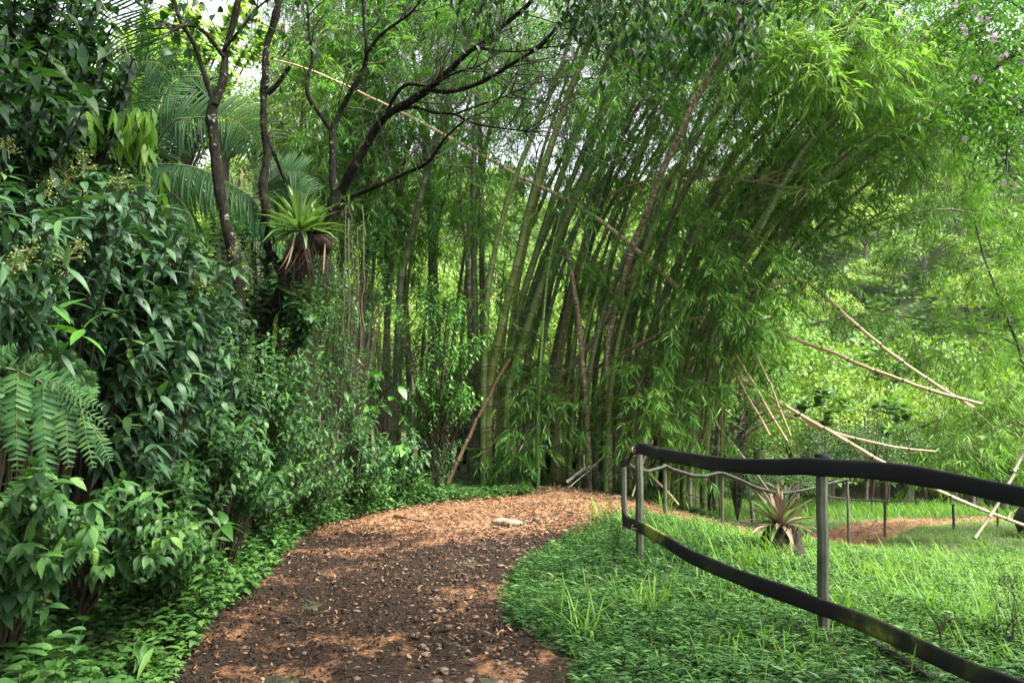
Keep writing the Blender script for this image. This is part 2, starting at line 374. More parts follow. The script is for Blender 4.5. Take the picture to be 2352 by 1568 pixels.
# dirt path: its own sheet a little above the ground, with ruts and ragged edges
K = 44
jit = np.stack([noise(LE[:, 0], LE[:, 1], 2.2), noise(RE[:, 0] + 40, RE[:, 1], 2.2)], 1) * .10
Vp, uvp = [], []
PN = 520
LE2, RE2 = resample(PL, PN), resample(PR, PN)
for i in range(PN):
    a, b = LE2[i], RE2[i]; d = (b - a) / max(np.linalg.norm(b - a), 1e-6)
    a2 = a - d * (.10 + .12 * noise(a[0], a[1], 2.2)); b2 = b + d * (.10 + .12 * noise(b[0] + 40, b[1], 2.2))
    t = np.linspace(0, 1, K)[:, None]; Vp.append(a2 * (1 - t) + b2 * t)
Vp = np.array(Vp); X, Y = Vp[..., 0], Vp[..., 1]
T = np.linspace(0, 1, K)[None]
Z = HG(X, Y) + .012 - .03 * np.exp(-((T - .28) / .10)**2) - .03 * np.exp(-((T - .74) / .10)**2) + .018 * noise(X, Y, 3.1) + .012 * noise(X, Y, 8.3) + .006 * noise(X, Y, 21)
Z = Z - .10 * (np.abs(T - .5) > .49)
g = Geo(); i = (np.arange(PN - 1)[:, None] * K + np.arange(K - 1)[None]).ravel()
g.add(np.stack([X, Y, Z], -1).reshape(-1, 3), np.stack([i, i + 1, i + K + 1, i + K], 1)[:, ::-1], np.stack([X, Y], -1).reshape(-1, 2))
PATHZ = lambda x, y: HG(x, y) + .02
nt = NT('path_dirt')
tc = nt.n('ShaderNodeTexCoord')
n1 = nt.n('ShaderNodeTexNoise', i={'Scale': .9, 'Detail': 7., 'Roughness': .72}); nt.l(tc, 'Object', n1, 0)
n2 = nt.n('ShaderNodeTexNoise', i={'Scale': 9., 'Detail': 6., 'Roughness': .75}); nt.l(tc, 'Object', n2, 0)
n3 = nt.n('ShaderNodeTexNoise', i={'Scale': 45., 'Detail': 3., 'Roughness': .7}); nt.l(tc, 'Object', n3, 0)
dirt = ramp(nt, [(.25, (.085,.042,.021)), (.45, (.165,.082,.040)), (.6, (.24,.128,.066)), (.78, (.33,.20,.115))]); 
a1 = nt.n('ShaderNodeMath', operation='MULTIPLY_ADD', i={1: .5}); nt.l(n3, 'Fac', a1, 0)
a2 = nt.n('ShaderNodeMath', operation='MULTIPLY', i={1: .5}); nt.l(n2, 'Fac', a2, 0); nt.l(a2, 0, a1, 2); nt.l(a1, 0, dirt, 'Fac')
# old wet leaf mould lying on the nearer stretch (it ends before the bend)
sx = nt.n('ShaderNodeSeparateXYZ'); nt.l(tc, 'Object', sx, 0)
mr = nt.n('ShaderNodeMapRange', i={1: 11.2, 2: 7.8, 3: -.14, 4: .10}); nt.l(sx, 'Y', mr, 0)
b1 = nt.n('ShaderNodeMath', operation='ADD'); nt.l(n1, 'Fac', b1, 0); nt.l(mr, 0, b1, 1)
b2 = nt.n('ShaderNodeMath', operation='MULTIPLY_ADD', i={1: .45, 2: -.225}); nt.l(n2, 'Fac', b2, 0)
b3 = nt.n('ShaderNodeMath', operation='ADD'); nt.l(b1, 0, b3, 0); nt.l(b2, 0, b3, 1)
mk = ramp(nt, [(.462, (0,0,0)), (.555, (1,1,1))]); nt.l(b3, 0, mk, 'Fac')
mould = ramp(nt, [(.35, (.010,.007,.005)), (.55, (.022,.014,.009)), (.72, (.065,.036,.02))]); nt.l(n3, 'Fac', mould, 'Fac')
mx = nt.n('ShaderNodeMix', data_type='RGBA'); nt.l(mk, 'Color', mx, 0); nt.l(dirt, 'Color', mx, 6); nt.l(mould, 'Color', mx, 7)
p = nt.n('ShaderNodeBsdfPrincipled', i={'Roughness': .9, 'Specular IOR Level': .15}); nt.l(mx, 2, p, 'Base Color')
bp = nt.n('ShaderNodeBump', i={'Strength': .9, 'Distance': .025}); hsum = nt.n('ShaderNodeMath', operation='ADD'); nt.l(n2, 'Fac', hsum, 0); nt.l(n3, 'Fac', hsum, 1); nt.l(hsum, 0, bp, 'Height'); nt.l(bp, 0, p, 'Normal')
nt.l(p, 0, nt.n('ShaderNodeOutputMaterial'), 'Surface')
M['path'] = nt.m
o = g.build('dirt_path', M['path']); o['kind'] = 'structure'

# ------------------------------------------------------------------ litter, pebbles (stuff)
def sample(n, x0, x1, y0, y1, inside=None, pw=1.6):
    """points, denser close to the camera"""
    y = y0 + (y1 - y0) * U(0, 1, n)**pw; x = U(x0, x1, n)
    if inside is not None:
        k = in_poly(x, y, PATHPOLY); k = k if inside else ~k
        x, y = x[k], y[k]
    return x, y
def patchy(x, y): return .5 + .5 * noise(x, y, .9) + .3 * noise(x, y, 3.)
x, y = sample(62000, -3, 3, 2.5, 13.2, True)
w = patchy(x, y) + np.where(y < 9, .28, -.2) + .35*(x < -.9) ; k = w > U(.25, .9, len(x)); x, y = x[k], y[k]
n = len(x); g = Geo()
d = rdir(n, -.12, .28); up = nrm(np.stack([N(.35, n), N(.35, n), np.ones(n)], 1))
r = np.clip(U(0, 1, n)**3.4, 0, 1)
leaves(g, np.stack([x, y, PATHZ(x, y) + U(.003, .022, n)], 1), d, up, U(.014, .055, n), U(.006, .022, n), LANCE, N(.9, n), r)
o = g.build('leaf_litter', M['litter']); tag(o, 'wet brown leaf litter scattered over the dirt path', 'leaf litter', kind='stuff')
x1, y1 = sample(10500, -3, 2.6, 8.8, 13.6, None, .9); x2, y2 = sample(16000, 2, 18, 9.0, 22, None, 1.0); i3 = rng.integers(265, PN - 1, 5000); t3 = U(0, 1, (5000, 1)); p3 = LE2[i3] * (1 - t3) + RE2[i3] * t3 + N(.05, (5000, 2)); x, y = np.r_[x1, x2, p3[:, 0]], np.r_[y1, y2, p3[:, 1]]
e = in_poly(x, y, PATHPOLY) | ((y > 11) & (y < 16) & (x < 3) & (x > -2.5)); x, y = x[e], y[e]
n = len(x); g = Geo()
leaves(g, np.stack([x, y, PATHZ(x, y) + U(.003, .03, n)], 1), rdir(n, -.1, .2), nrm(np.stack([N(.3, n), N(.3, n), np.ones(n)], 1)), U(.04, .13, n), U(.010, .026, n), SLIM, N(.5, n), U(0, 1, n)**1.2)
tag(g.build('bamboo_litter', M['straw']), 'dry straw coloured bamboo leaves lying round the bend of the path', 'leaf litter', kind='stuff')
# pebbles pressed into the path, mostly in the right-hand rut
x, y = sample(5200, -2.2, 1.8, 2.5, 10.5, True, 1.5)
tt = (x - np.interp(y, LE[:, 1][:150], LE[:, 0][:150])) / np.maximum(np.interp(y, RE[:, 1][:150], RE[:, 0][:150]) - np.interp(y, LE[:, 1][:150], LE[:, 0][:150]), .1)
k = (np.exp(-((tt - .78) / .16)**2) * .9 + .10) > U(0, 1, len(x)); x, y = x[k], y[k]
ico = bpy.data.meshes.new('tmp'); import bmesh
bm = bmesh.new(); bmesh.ops.create_icosphere(bm, subdivisions=2, radius=1); IV = np.array([v.co[:] for v in bm.verts]); IF = np.array([[v.index for v in f.verts] for f in bm.faces]); bm.free(); bpy.data.meshes.remove(ico)
def blob(G, c, rad, seed=0, rough=.25, r=.5):
    rs = np.random.default_rng(seed); ph = rs.uniform(0, 6.28, (4, 3)); fr = rs.uniform(1.2, 3.2, (4, 3))
    k = sum(np.sin(IV @ fr[i] + ph[i, 0]) for i in range(4)) / 4
    G.add(np.asarray(c) + IV * (1 + rough * k)[:, None] * np.asarray(rad), IF, IV[:, :2], r)
g = Geo()
for i, (a, b) in enumerate(zip(x, y)):
    s = min(.026, .006 + rng.exponential(.0075)); blob(g, (a, b, float(PATHZ(a, b)) - s * .08), (s * U(.8, 1.4), s * U(.7, 1.1), s * U(.4, .7)), i, .3, U(0, 1))
tag(g.build('pebbles', M['pebble']), 'small grey and tan pebbles bedded in the path', 'gravel', kind='stuff')

# ------------------------------------------------------------------ low plants (stuff)
_SB = Q(1795, 1215, 9.0)[:2]
def clear_stump(x, y): return ~((np.abs(x - _SB[0] + .1 * (9 - y)) < .30) & (y > 8.2) & (y < 9.15))
def weeds(name, label, x, y, hmax, lv, Lr, Wr, mat, tm, cat='ground cover', lean=.5, tone=None, droop=.5):
    g = Geo(); n = len(x); z = HG(x, y)
    h = hmax * U(.2, 1, n) * (.75 + .6 * noise(x, y, 1.7))
    st = np.stack([x, y, z], 1); ax = nrm(np.stack([N(lean, n), N(lean, n), np.ones(n)], 1)); top = st + ax * h[:, None]
    s = np.linspace(0, 1, 3)[None, :, None]
    tubes(g, st[:, None] * (1 - s) + top[:, None] * s, np.full((n, 3), .0022), 3, r=.15)
    base = np.clip(.5 + .35 * noise(x, y, .8) + N(.15, n), 0, 1) if tone is None else tone
    for i in range(lv):
        t = (1 - .75 * i / max(lv, 1)) * np.ones(n)
        a = i * 2.4 + U(0, 6.28) + U(-.5, .5, n)
        d = np.stack([np.cos(a), np.sin(a), U(-.1, .6, n) + .25 * (i == 0)], 1)
        leaves(g, st + ax * (h * t)[:, None], d, nrm(np.stack([N(.25, n), N(.25, n), np.ones(n)], 1)), U(*Lr, n) * (1 - .05 * i), U(*Wr, n), tm, droop + N(.25, n), np.clip(base + N(.18, n), 0, 1))
    return tag(g.build(name, mat), label, cat, kind='stuff')
def blades(G, x, y, Lr, Wr, droop, tone=0.5, lean=.35):
    n = len(x); z = HG(x, y)
    a = U(0, 6.28, n); l = U(.1, lean + .15, n)
    d = nrm(np.stack([np.cos(a) * l, np.sin(a) * l, np.ones(n)], 1))
    up = nrm(np.stack([-np.cos(a), -np.sin(a), .2 * np.ones(n)], 1))
    leaves(G, np.stack([x, y, z - .01], 1), d, up, U(*Lr, n) * np.where((y > 11.5) & (x > 3) & (Lr[1] < .4), .5, 1.), U(*Wr, n), BLADE, -(-droop) * U(.3, 1.3, n), np.clip(tone + N(.2, n), 0, 1))
def view_keep(x, y, m=2.0):
    return np.abs(x) < .70 * y + m
# right of the path: low lance-leaved weeds, then meadow grass going down the slope
x, y = sample(36000, -.4, 8, 2.8, 12.2, False, 1.5)
k = (x > np.interp(y, RE[:140, 1], RE[:140, 0]) - .12 + .30 * noise(x, y, 1.9)) & view_keep(x, y, .8) & (patchy(x, y) + (x < 3.2) * .5 > U(0.05, .75, len(x))); x, y = x[k], y[k]
k = ~((x > 1.5) & (y < 4.7) & (U(0, 1, len(x)) > .9)); x, y = x[k], y[k]
weeds('ground_cover', 'low bright green lance leaved weeds between path and rubber strap fence', x, y, .16, 6, (.045, .085), (.013, .021), M['cover'], LANCE, tone=np.clip(.22 + .32 * noise(x, y, .8) + .09 * np.maximum(0, x - 1.5) + N(.15, len(x)), 0, 1))  # tone low by the path, lighter rightwards: canopy shade put into leaf colour
x, y = sample(72000, -.2, 17, 3.4, 21, False, 1.15)
k = (x > np.interp(y, RE[:140, 1], RE[:140, 0]) + .1) & view_keep(x, y, 1) & (y < 20.2); x, y = x[k], y[k]
den = np.clip((x - .4) / 3.0, .10, 1) ; k = den * (1.0 + .5 * noise(x, y, .7)) > U(0, 1, len(x)); x, y = x[k], y[k]
k = clear_stump(x, y); x, y = x[k], y[k]
g = Geo(); blades(g, x, y, (.08, .28), (.004, .008), .9, np.clip(.45 + .3 * noise(x, y, .5) + .03 * x, 0, 1), .5)
tag(g.build('grass', M['grass']), 'sunlit yellow green meadow grass behind the fence', 'grass', kind='stuff')
x, y = sample(30000, 2.2, 17, 5.0, 20.5, False, 1.1)
k = view_keep(x, y, 1) & (x > np.interp(y, RE[:140, 1], RE[:140, 0]) + .3); x, y = x[k], y[k]
k = clear_stump(x, y) & ~((y > 12) & (U(0, 1, len(x)) < .6)); x, y = x[k], y[k]
weeds('meadow_weeds', 'fine leafy weeds mixed into the meadow grass', x, y, .16, 4, (.03, .07), (.012, .022), M['grass'], KITE, tone=np.clip(.5 + .3 * noise(x, y, .6) + N(.2, len(x)), 0, 1))
# left verge of the path
x, y = sample(30000, -5.2, .6, 2.6, 13.5, False, 1.5)
ed = left_x(y) - x
k = (ed > -.28 - .12 * noise(x, y, 2.5)) & (ed < 2.3) & view_keep(x, y, 1.) & (1.25 - ed * .28 > U(0, 1, len(x))); x, y = x[k], y[k]
ed = left_x(y) - x
weeds('verge_plants', 'dense broad leaved ground plants along the left edge of the path', x, y, .26, 5, (.045, .095), (.026, .048), M['cover'], OVATE, tone=np.clip(.34 + .25 * noise(x, y, 1.1) + .15 * (ed < .4) + N(.15, len(x)), 0, 1), droop=.8)
x, y = sample(13000, -4.6, .2, 2.6, 12.0, False, 1.3); ed = left_x(y) - x
k = (ed > -.05) & (ed < 1.5) & view_keep(x, y, .6) & (noise(x, y, 1.6) > -.15); x, y = x[k], y[k]
weeds('verge_herbs', 'taller heart leaved herbs standing in the left verge', x, y, .60, 6, (.05, .12), (.03, .07), M['cover'], HEART, lean=.25, tone=np.clip(.38 + .25 * noise(x, y, 1.6) + N(.16, len(x)), 0, 1), droop=.9)
x, y = sample(9000, -3.2, 1.5, 6.5, 14.2, False, 1.0)
ed = left_x(y) - x; k = ((ed > -.30) & (ed < .35)) | ((y > np.interp(x, LE[150:, 0], LE[150:, 1]) - .15) & (x > -1) & (y < 14)); x, y = x[k], y[k]
g = Geo(); blades(g, x, y, (.06, .2), (.004, .008), 1.0, .35, .6)
tag(g.build('verge_grass', M['grass']), 'short grass fringe along the outer edge of the path bend', 'grass', kind='stuff')
# foot of the bamboo
x = U(-2.6, 4.2, 5200); y = np.interp(x, LE[140:215, 0], LE[140:215, 1]) - .1 + U(0, 1, 5200)**1.6 * 1.5
k = patchy(x, y) > U(.1, .9, len(x)); x, y = x[k], y[k]
weeds('clump_foot_plants', 'low weeds at the foot of the bamboo clump behind the bend', x, y, .22, 5, (.04, .08), (.018, .03), M['cover'], LANCE, tone=np.clip(.45 + .3 * noise(x, y, 1.) + N(.15, len(x)), 0, 1))
# far verge of the path on the right
x = U(4.5, 20, 12000); y = np.interp(x, LE[190:, 0], LE[190:, 1]) + .1 + U(0, 1, 12000) * 3.2
g = Geo(); blades(g, x, y, (.15, .45), (.008, .016), .8, .3, .6)
tag(g.build('far_verge_grass', M['grass']), 'tall grass bank beyond the far stretch of path', 'grass', kind='stuff')
# ------------------------------------------------------------------ bamboo
def bamboo_spray(GL, GW, o, dirs, L, tw=5, lv=7, leafL=(.15, .26), leafW=(.020, .029), tone=.5, wood=True, sag=.35):
    n = len(o)
    if n == 0: return
    dirs = nrm(dirs); L = np.broadcast_to(L, (n,)); tone = np.broadcast_to(tone, (n,))
    if wood:
        s = np.linspace(0, 1, 5)[None, :, None]
        P = o[:, None] + dirs[:, None] * (L[:, None, None] * s) - np.array([0, 0, 1.]) * (sag * L[:, None, None] * s * s)
        tubes(GW, P, np.linspace(.0055, .0018, 5)[None] * np.ones((n, 1)), 3)
    nt_ = n * tw
    sb = np.clip(np.tile(np.linspace(.3, 1, tw), n) + N(.06, nt_), .15, 1)[:, None]
    ob, db, Lb = np.repeat(o, tw, 0), np.repeat(dirs, tw, 0), np.repeat(L, tw)[:, None]
    p = ob + db * Lb * sb - np.array([0, 0, 1.]) * sag * Lb * sb * sb
    td = nrm(db - np.array([0, 0, 2.]) * sag * sb + rdir(nt_) * 1.0 + np.array([0, 0, -.12]))
    tl = U(.16, .36, nt_)
    if wood:
        s = np.linspace(0, 1, 3)[None, :, None]
        tubes(GW, p[:, None] + td[:, None] * tl[:, None, None] * s - np.array([0, 0, .06]) * s * s, np.array([[.0022, .0016, .001]]) * np.ones((nt_, 1)), 3)
    m = nt_ * lv
    sl = np.tile(np.linspace(.3, 1, lv), nt_)[:, None]
    tp, td2, tl2 = np.repeat(p, lv, 0), np.repeat(td, lv, 0), np.repeat(tl, lv)[:, None]
    side = nrm(np.cross(td2, np.repeat(nrm(np.array([0, 0, 1.]) + rdir(nt_) * .5), lv, 0)))
    sg = np.tile(np.where(np.arange(lv) % 2, 1., -1.), nt_)[:, None]
    last = np.tile(np.arange(lv) == lv - 1, nt_)[:, None]
    ld = td2 * .85 + side * sg * np.where(last, .1, .78) + np.array([0, 0, -.16]) + rdir(m) * .25
    tn = np.clip(np.repeat(np.repeat(tone, tw) + N(.10, nt_), lv) + N(.14, m), 0, 1)
    leaves(GL, tp + td2 * tl2 * sl - np.array([0, 0, .06]) * sl * sl, ld, nrm(np.array([0, 0, 1.]) + rdir(m) * .7), U(*leafL, m), U(*leafW, m), KITE, U(.1, .7, m), tn)

CULMS = []     # (points, label) of every cane, for hanging sprays on
BPT = {}
def make_culm(pts, r0, label, cmat='cane_green', group='live canes of the bamboo clump', nb=40, t0=.35, spread=(.5, 1.3), tone=.5, taper=.35, lmat='bamboo_leaf', name='bamboo_cane', inter=.36, tw=5, ext=0, bias=(0, 0, .25), down=True, lv=7, cat='bamboo'):
    P = np.array(pts, float)
    if P.shape[1] == 3 and isinstance(pts[0], tuple): P = np.array([Q(*p) for p in pts])
    if down:                                   # run the foot into the ground
        gz = float(HG(P[0, 0], P[0, 1]))
        if P[0, 2] > gz - .05: P = np.vstack([[P[0, 0] - .03 * (P[1, 0] - P[0, 0]), P[0, 1], gz - .08], P]) if P[0, 2] - gz > .12 else np.vstack([[P[0, 0], P[0, 1], gz - .08], P[1:]])
    if ext:                                    # carry on past the frame, bending over
        d = nrm(P[-1] - P[-2]); q = P[-1]
        for i in range(3):
            d = nrm(d + np.array([.10, 0, -.08])); q = q + d * ext / 3; P = np.vstack([P, q])
    L = np.linalg.norm(np.diff(P, axis=0), axis=1).sum()
    ni = max(4, int(L / inter)); C = resample(P, ni * 3 + 1)
    v = np.arange(ni * 3 + 1) / 3.
    # rings sit just below, on and just above each node
    fr = np.arange(ni * 3 + 1) % 3
    u = np.floor(np.arange(ni * 3 + 1) / 3) + np.array([0, .07, .93])[fr]
    C = np.stack([np.interp(u / ni, np.linspace(0, 1, ni * 3 + 1), C[:, k]) for k in range(3)], 1)
    R = r0 * (1 - (1 - taper) * (u / ni)**1.3) * np.where(fr == 0, 1.16, 1.0)
    root = thing(name, label, cat, C[0], group)
    g = Geo(); tubes(g, C, R, 8, v=u + .02, r=U(0, 1), cap=True); part(g, 'cane', M[cmat], root)
    GL, GW = Geo(), Geo()
    if nb:
        t = U(t0, 1, nb)**.9; o = np.stack([np.interp(t, np.linspace(0, 1, len(C)), C[:, k]) for k in range(3)], 1)
        d = nrm(rdir(nb, -.35, .55) + np.array(bias))
        if nb <= 16:
            for i in range(nb):
                gl_, gw_ = Geo(), Geo()
                bamboo_spray(gl_, gw_, o[i:i+1], d[i:i+1], U(*spread, 1) * (1.15 - .5 * t[i]), tw=tw, lv=lv, tone=np.clip(tone + N(.10, 1), 0, 1))
                part(gw_, 'side_branch', M['twig'], root); part(gl_, 'foliage', M[lmat], root)
        else: bamboo_spray(GL, GW, o, d, U(*spread, nb) * (1.15 - .5 * t), tw=tw, lv=lv, tone=np.clip(tone + N(.10, nb), 0, 1))
    CULMS.append([root, C, GL, GW, lmat, tone])
    return root
def near_culm(p):
    best, bd, bc = 0, 1e9, None
    for i, (r, C, *_) in enumerate(CULMS):
        D = np.linalg.norm(C - p, axis=1) + .35 * np.maximum(0, p[2] - C[:, 2] + .2); j = D.argmin()
        if D[j] < bd: best, bd, bc = i, D[j], C[j]
    return best, bc
def spray_blob(px, py, d, rpx, n, tone=.55, L=(.35, .8), lv=7, tw=5, lean=(0, 0, -.2), lmat_=None):
    """a hanging mass of leafy side shoots, carried by the nearest cane"""
    c = Q(px, py, d); i, bc = near_culm(c); root, C, _, _, lmat, _ = CULMS[i]; GL, GW = Geo(), Geo()
    r = rpx / FP * d
    o = c + rdir(n) * (U(0, 1, n)**.5)[:, None] * r * np.array([1, .8, 1])
    bamboo_spray(GL, GW, o, rdir(n, -.5, .4) + np.array(lean), U(*L, n), tw=tw, lv=lv, tone=np.clip(tone + N(.10, n), 0, 1))
    # the side branch that carries it
    s = np.linspace(0, 1, 7)[:, None]
    P = bc * (1 - s) + c * s + np.array([0, 0, 1.]) * (.18 * np.linalg.norm(c - bc) * s * (1 - s) * 4)
    tubes(GW, P, np.linspace(.011, .004, 7), 4)
    k = U(.3, 1, n)
    A = np.stack([np.interp(k, s[:, 0], P[:, j]) for j in range(3)], 1)
    s3 = np.linspace(0, 1, 4)[None, :, None]
    tubes(GW, A[:, None] * (1 - s3) + o[:, None] * s3 + np.array([0, 0, .08]) * s3 * (1 - s3) * 4, np.linspace(.004, .003, 4)[None] * np.ones((n, 1)), 3)
    part(GW, 'side_branch', M['twig'], root); part(GL, 'foliage', M[lmat if lmat_ is None else lmat_], root)
def finish_culms():
    for root, C, GL, GW, lmat, tone in CULMS:
        if GW.v: part(GW, 'branchwork', M['twig'], root)
        if GL.v: part(GL, 'foliage', M[lmat], root)

G1 = 'live canes of the bamboo clump'
mc = make_culm
# --- named canes of the front row, from the photograph
mc([(1111,1098,14.2),(1111,880,14.2),(1118,700,14.1),(1128,620,14.1),(1150,515,14),(1185,404,13.9),(1224,309,13.8),(1263,218,13.6),(1291,148,13.4),(1319,53,13.2),(1335,0,13.0)], .058, 'leftmost of the thick green canes fanning up from the front of the bamboo clump', nb=44, t0=.62, ext=4)
mc([(1125,1100,14.4),(1121,1000,14.4),(1127,866,14.4),(1147,768,14.3),(1164,697,14.3),(1189,602,14.2),(1208,514,14.2),(1224,454,14.1),(1249,380,14),(1280,292,13.9),(1308,211,13.8),(1333,151,13.7),(1358,70,13.5),(1375,0,13.4)], .080, 'second thick olive cane from the left in the front fan, curving right as it rises', nb=44, t0=.62, ext=4)
mc([(1150,1100,14.7),(1152,1007,14.7),(1161,901,14.7),(1171,831,14.7),(1185,761,14.7),(1203,673,14.6),(1228,595,14.6),(1252,514,14.5),(1290,400,14.4),(1340,270,14.2),(1385,165,14),(1425,60,13.8)], .072, 'third olive cane of the front fan, behind and between its thicker neighbours', nb=40, t0=.55, ext=4)
mc([(1160,1100,14.5),(1164,919,14.5),(1178,859,14.5),(1199,789,14.5),(1217,733,14.4),(1245,655,14.4),(1273,578,14.3),(1298,514,14.2),(1358,387,14),(1396,323,13.9),(1431,271,13.8),(1470,211,13.6),(1505,165,13.4),(1541,105,13.2),(1575,35,13)], .078, 'rightmost thick cane of the front fan with lichen specks, leaning far right', nb=46, t0=.60, ext=4)
mc([(1236,1100,14.0),(1236,972,14),(1240,866,14),(1245,782,14),(1252,690,14),(1261,613,14),(1275,540,14),(1300,450,14),(1335,360,14)], .034, 'thin bright green young cane standing straight right of the front fan', 'cane_bright', nb=16, t0=.45, taper=.2)
mc([(1280,1096,14.6),(1280,919,14.6),(1284,849,14.6),(1291,789,14.6),(1305,711,14.6),(1322,630,14.5),(1347,543,14.4)], .066, 'reddish brown broken cane with a slanted torn top in mid clump', 'cane_orange', nb=0, taper=.8)
mc([(1353,1096,14.0),(1352,1042,14),(1349,972,14),(1344,894,14),(1336,813,14),(1330,740,14),(1319,662,14),(1300,560,14)], .052, 'mottled brown cane with white lichen, bending left towards its top', 'cane_brown', nb=6, t0=.7, taper=.7)
mc([(1400,1095,14.20),(1400,1063,14.20),(1398,936,14.20),(1396,884,14.20),(1393,831,14.20),(1400,768,14.10),(1414,711,13.95),(1431,652,13.77),(1452,574,13.49),(1475,514,13.31),(1488,482,13.13),(1519,397,12.86),(1551,334,12.60),(1562,309,12.50),(1594,236,12.30),(1622,183,12.10),(1646,141,11.90),(1667,98,11.70),(1710,10,11.50)], .060, 'long brown cane sweeping from mid clump up to the dark leaves overhead', 'cane_brown', nb=12, t0=.8, ext=1.5, taper=.6)
mc([(1180,1090,15.6),(1230,960,15.6),(1308,848,15.2),(1358,789,14.9),(1396,725,14.7),(1431,673,14.5),(1470,630,14.3)], .060, 'pale grey cane leaning right across the middle of the clump', 'cane_grey', nb=4, t0=.7, taper=.8)
mc([(905,1060,15.2),(918,673,15),(932,592,15),(950,520,14.9),(964,457,14.8),(978,404,14.8),(992,359,14.7),(1006,309,14.6),(1027,246,14.5),(1041,197,14.4),(1075,90,14.2),(1097,28,14)], .078, 'thick dark cane left of the clump leaning gently right', 'cane_dark', nb=40, t0=.55, ext=3)
mc([(1088,1085,15.6),(1078,711,15.6),(1073,585,15.6),(1066,514,15.6),(1050,400,15.6),(1040,280,15.6)], .070, 'upright reddish brown cane just left of the front fan', 'cane_brown', nb=14, t0=.6)
mc([(1097,1090,15.2),(1092,761,15.2),(1089,640,15.2),(1087,514,15.2),(1088,380,15.1),(1098,200,15),(1120,40,14.8)], .068, 'upright deep green cane beside the reddish brown one', 'cane_dark', nb=34, t0=.55, ext=3)
mc([(1112,1090,16.4),(1108,700,16.4),(1106,514,16.4),(1104,380,16.4),(1100,180,16.3),(1102,20,16.2)], .070, 'nearly black upright cane behind the start of the front fan', 'cane_dark', nb=34, t0=.5, ext=3)
mc([(842,1050,16),(840,620,16),(837,514,16),(826,380,16),(818,240,16),(800,60,16)], .10, 'thickest dark upright cane at the left end of the clump', 'cane_dark', nb=40, t0=.45, ext=3)
mc([(890,1060,16.5),(888,620,16.5),(886,514,16.5),(880,300,16.5),(868,90,16.5)], .075, 'straight dark cane right of the thickest one at the left end', 'cane_dark', nb=40, t0=.4, ext=3)
# --- right hand fan
mc([(1590,1085,14.80),(1605,930,14.80),(1625,800,14.60),(1660,690,14.35),(1685,630,14.04),(1720,571,13.73),(1752,514,13.42),(1805,410,13.20),(1850,337,13.10),(1900,281,13.00),(1994,197,12.80),(2080,120,12.60)], .060, 'olive cane of the right fan, nearest and arching over the most', 'cane_green', nb=30, t0=.35, ext=3, tone=.6)
mc([(1570,1085,15.40),(1590,900,15.40),(1640,700,15.20),(1680,610,14.91),(1713,545,14.44),(1759,485,13.97),(1790,439,13.50),(1829,380,13.40),(1868,309,13.30),(1914,228,13.20),(1950,140,13.10)], .066, 'dark green cane right behind the pale arching one', 'cane_green', nb=30, t0=.4, ext=3, tone=.55)
mc([(1600,1085,15.00),(1630,850,15.00),(1690,640,14.80),(1748,541,14.21),(1808,485,13.71),(1868,436,13.30),(1935,373,13.10),(2005,316,12.90),(2072,288,12.80)], .056, 'low slanting green cane of the right fan reaching far right', 'cane_green', nb=30, t0=.45, ext=2.5, tone=.62)
mc([(1530,1090,15.80),(1560,820,15.80),(1590,640,15.70),(1635,470,14.93),(1681,369,14.16),(1731,316,13.50),(1780,267,13.40),(1826,214,13.20),(1900,110,13.00)], .080, 'thick olive cane rising from the left of the right fan', 'cane_green', nb=30, t0=.4, ext=3, tone=.6)
mc([(1550,1090,16.20),(1600,700,16.00),(1690,480,15.37),(1769,355,14.31),(1805,309,13.60),(1850,253,13.40),(1930,150,13.20)], .060, 'slender dark cane crossing the gaps of sky in the right fan', 'cane_dark', nb=30, t0=.4, ext=3, tone=.6)
mc([(1610,1085,15.80),(1700,720,15.60),(1800,540,15.23),(1880,450,14.33),(1952,387,13.44),(2019,345,13.20),(2082,313,13.10),(2131,285,13.00)], .050, 'straight dark cane pointing right under the crown of the right fan', 'cane_dark', nb=46, t0=.5, ext=2.5, tone=.65)
mc([(1560,1090,17),(1690,560,16.8),(1850,320,16.4),(1990,190,16.2),(2121,95,16),(2170,58,16),(2230,20,16)], .070, 'cane showing as a dark slanted stub among bright leaves at upper right', 'cane_dark', nb=30, t0=.5, ext=2, tone=.7)
mc([(1600,1080,15),(1660,830,14.6),(1730,680,14.4),(1780,623,14.3),(1861,572,14.2),(1931,539,14.1),(1998,514,14),(2019,506,14),(2089,489,14),(2177,480,14),(2240,490,14)], .038, 'low arching green cane bowing over in front of the far hillside', 'cane_green', nb=34, t0=.45, tone=.6)
mc([(1480,1090,15.2),(1495,830,15.2),(1520,620,15.2),(1560,430,15.1),(1600,300,15),(1660,150,14.8),(1720,30,14.6)], .055, 'green cane rising behind the long brown one', 'cane_green', nb=46, t0=.4, ext=3, tone=.5)
mc([(1430,1090,16),(1450,760,16),(1478,560,16),(1520,400,15.9),(1580,240,15.8),(1650,80,15.6)], .060, 'shaded cane behind the long brown one, leaning right', 'cane_dark', nb=46, t0=.4, ext=3, tone=.5)
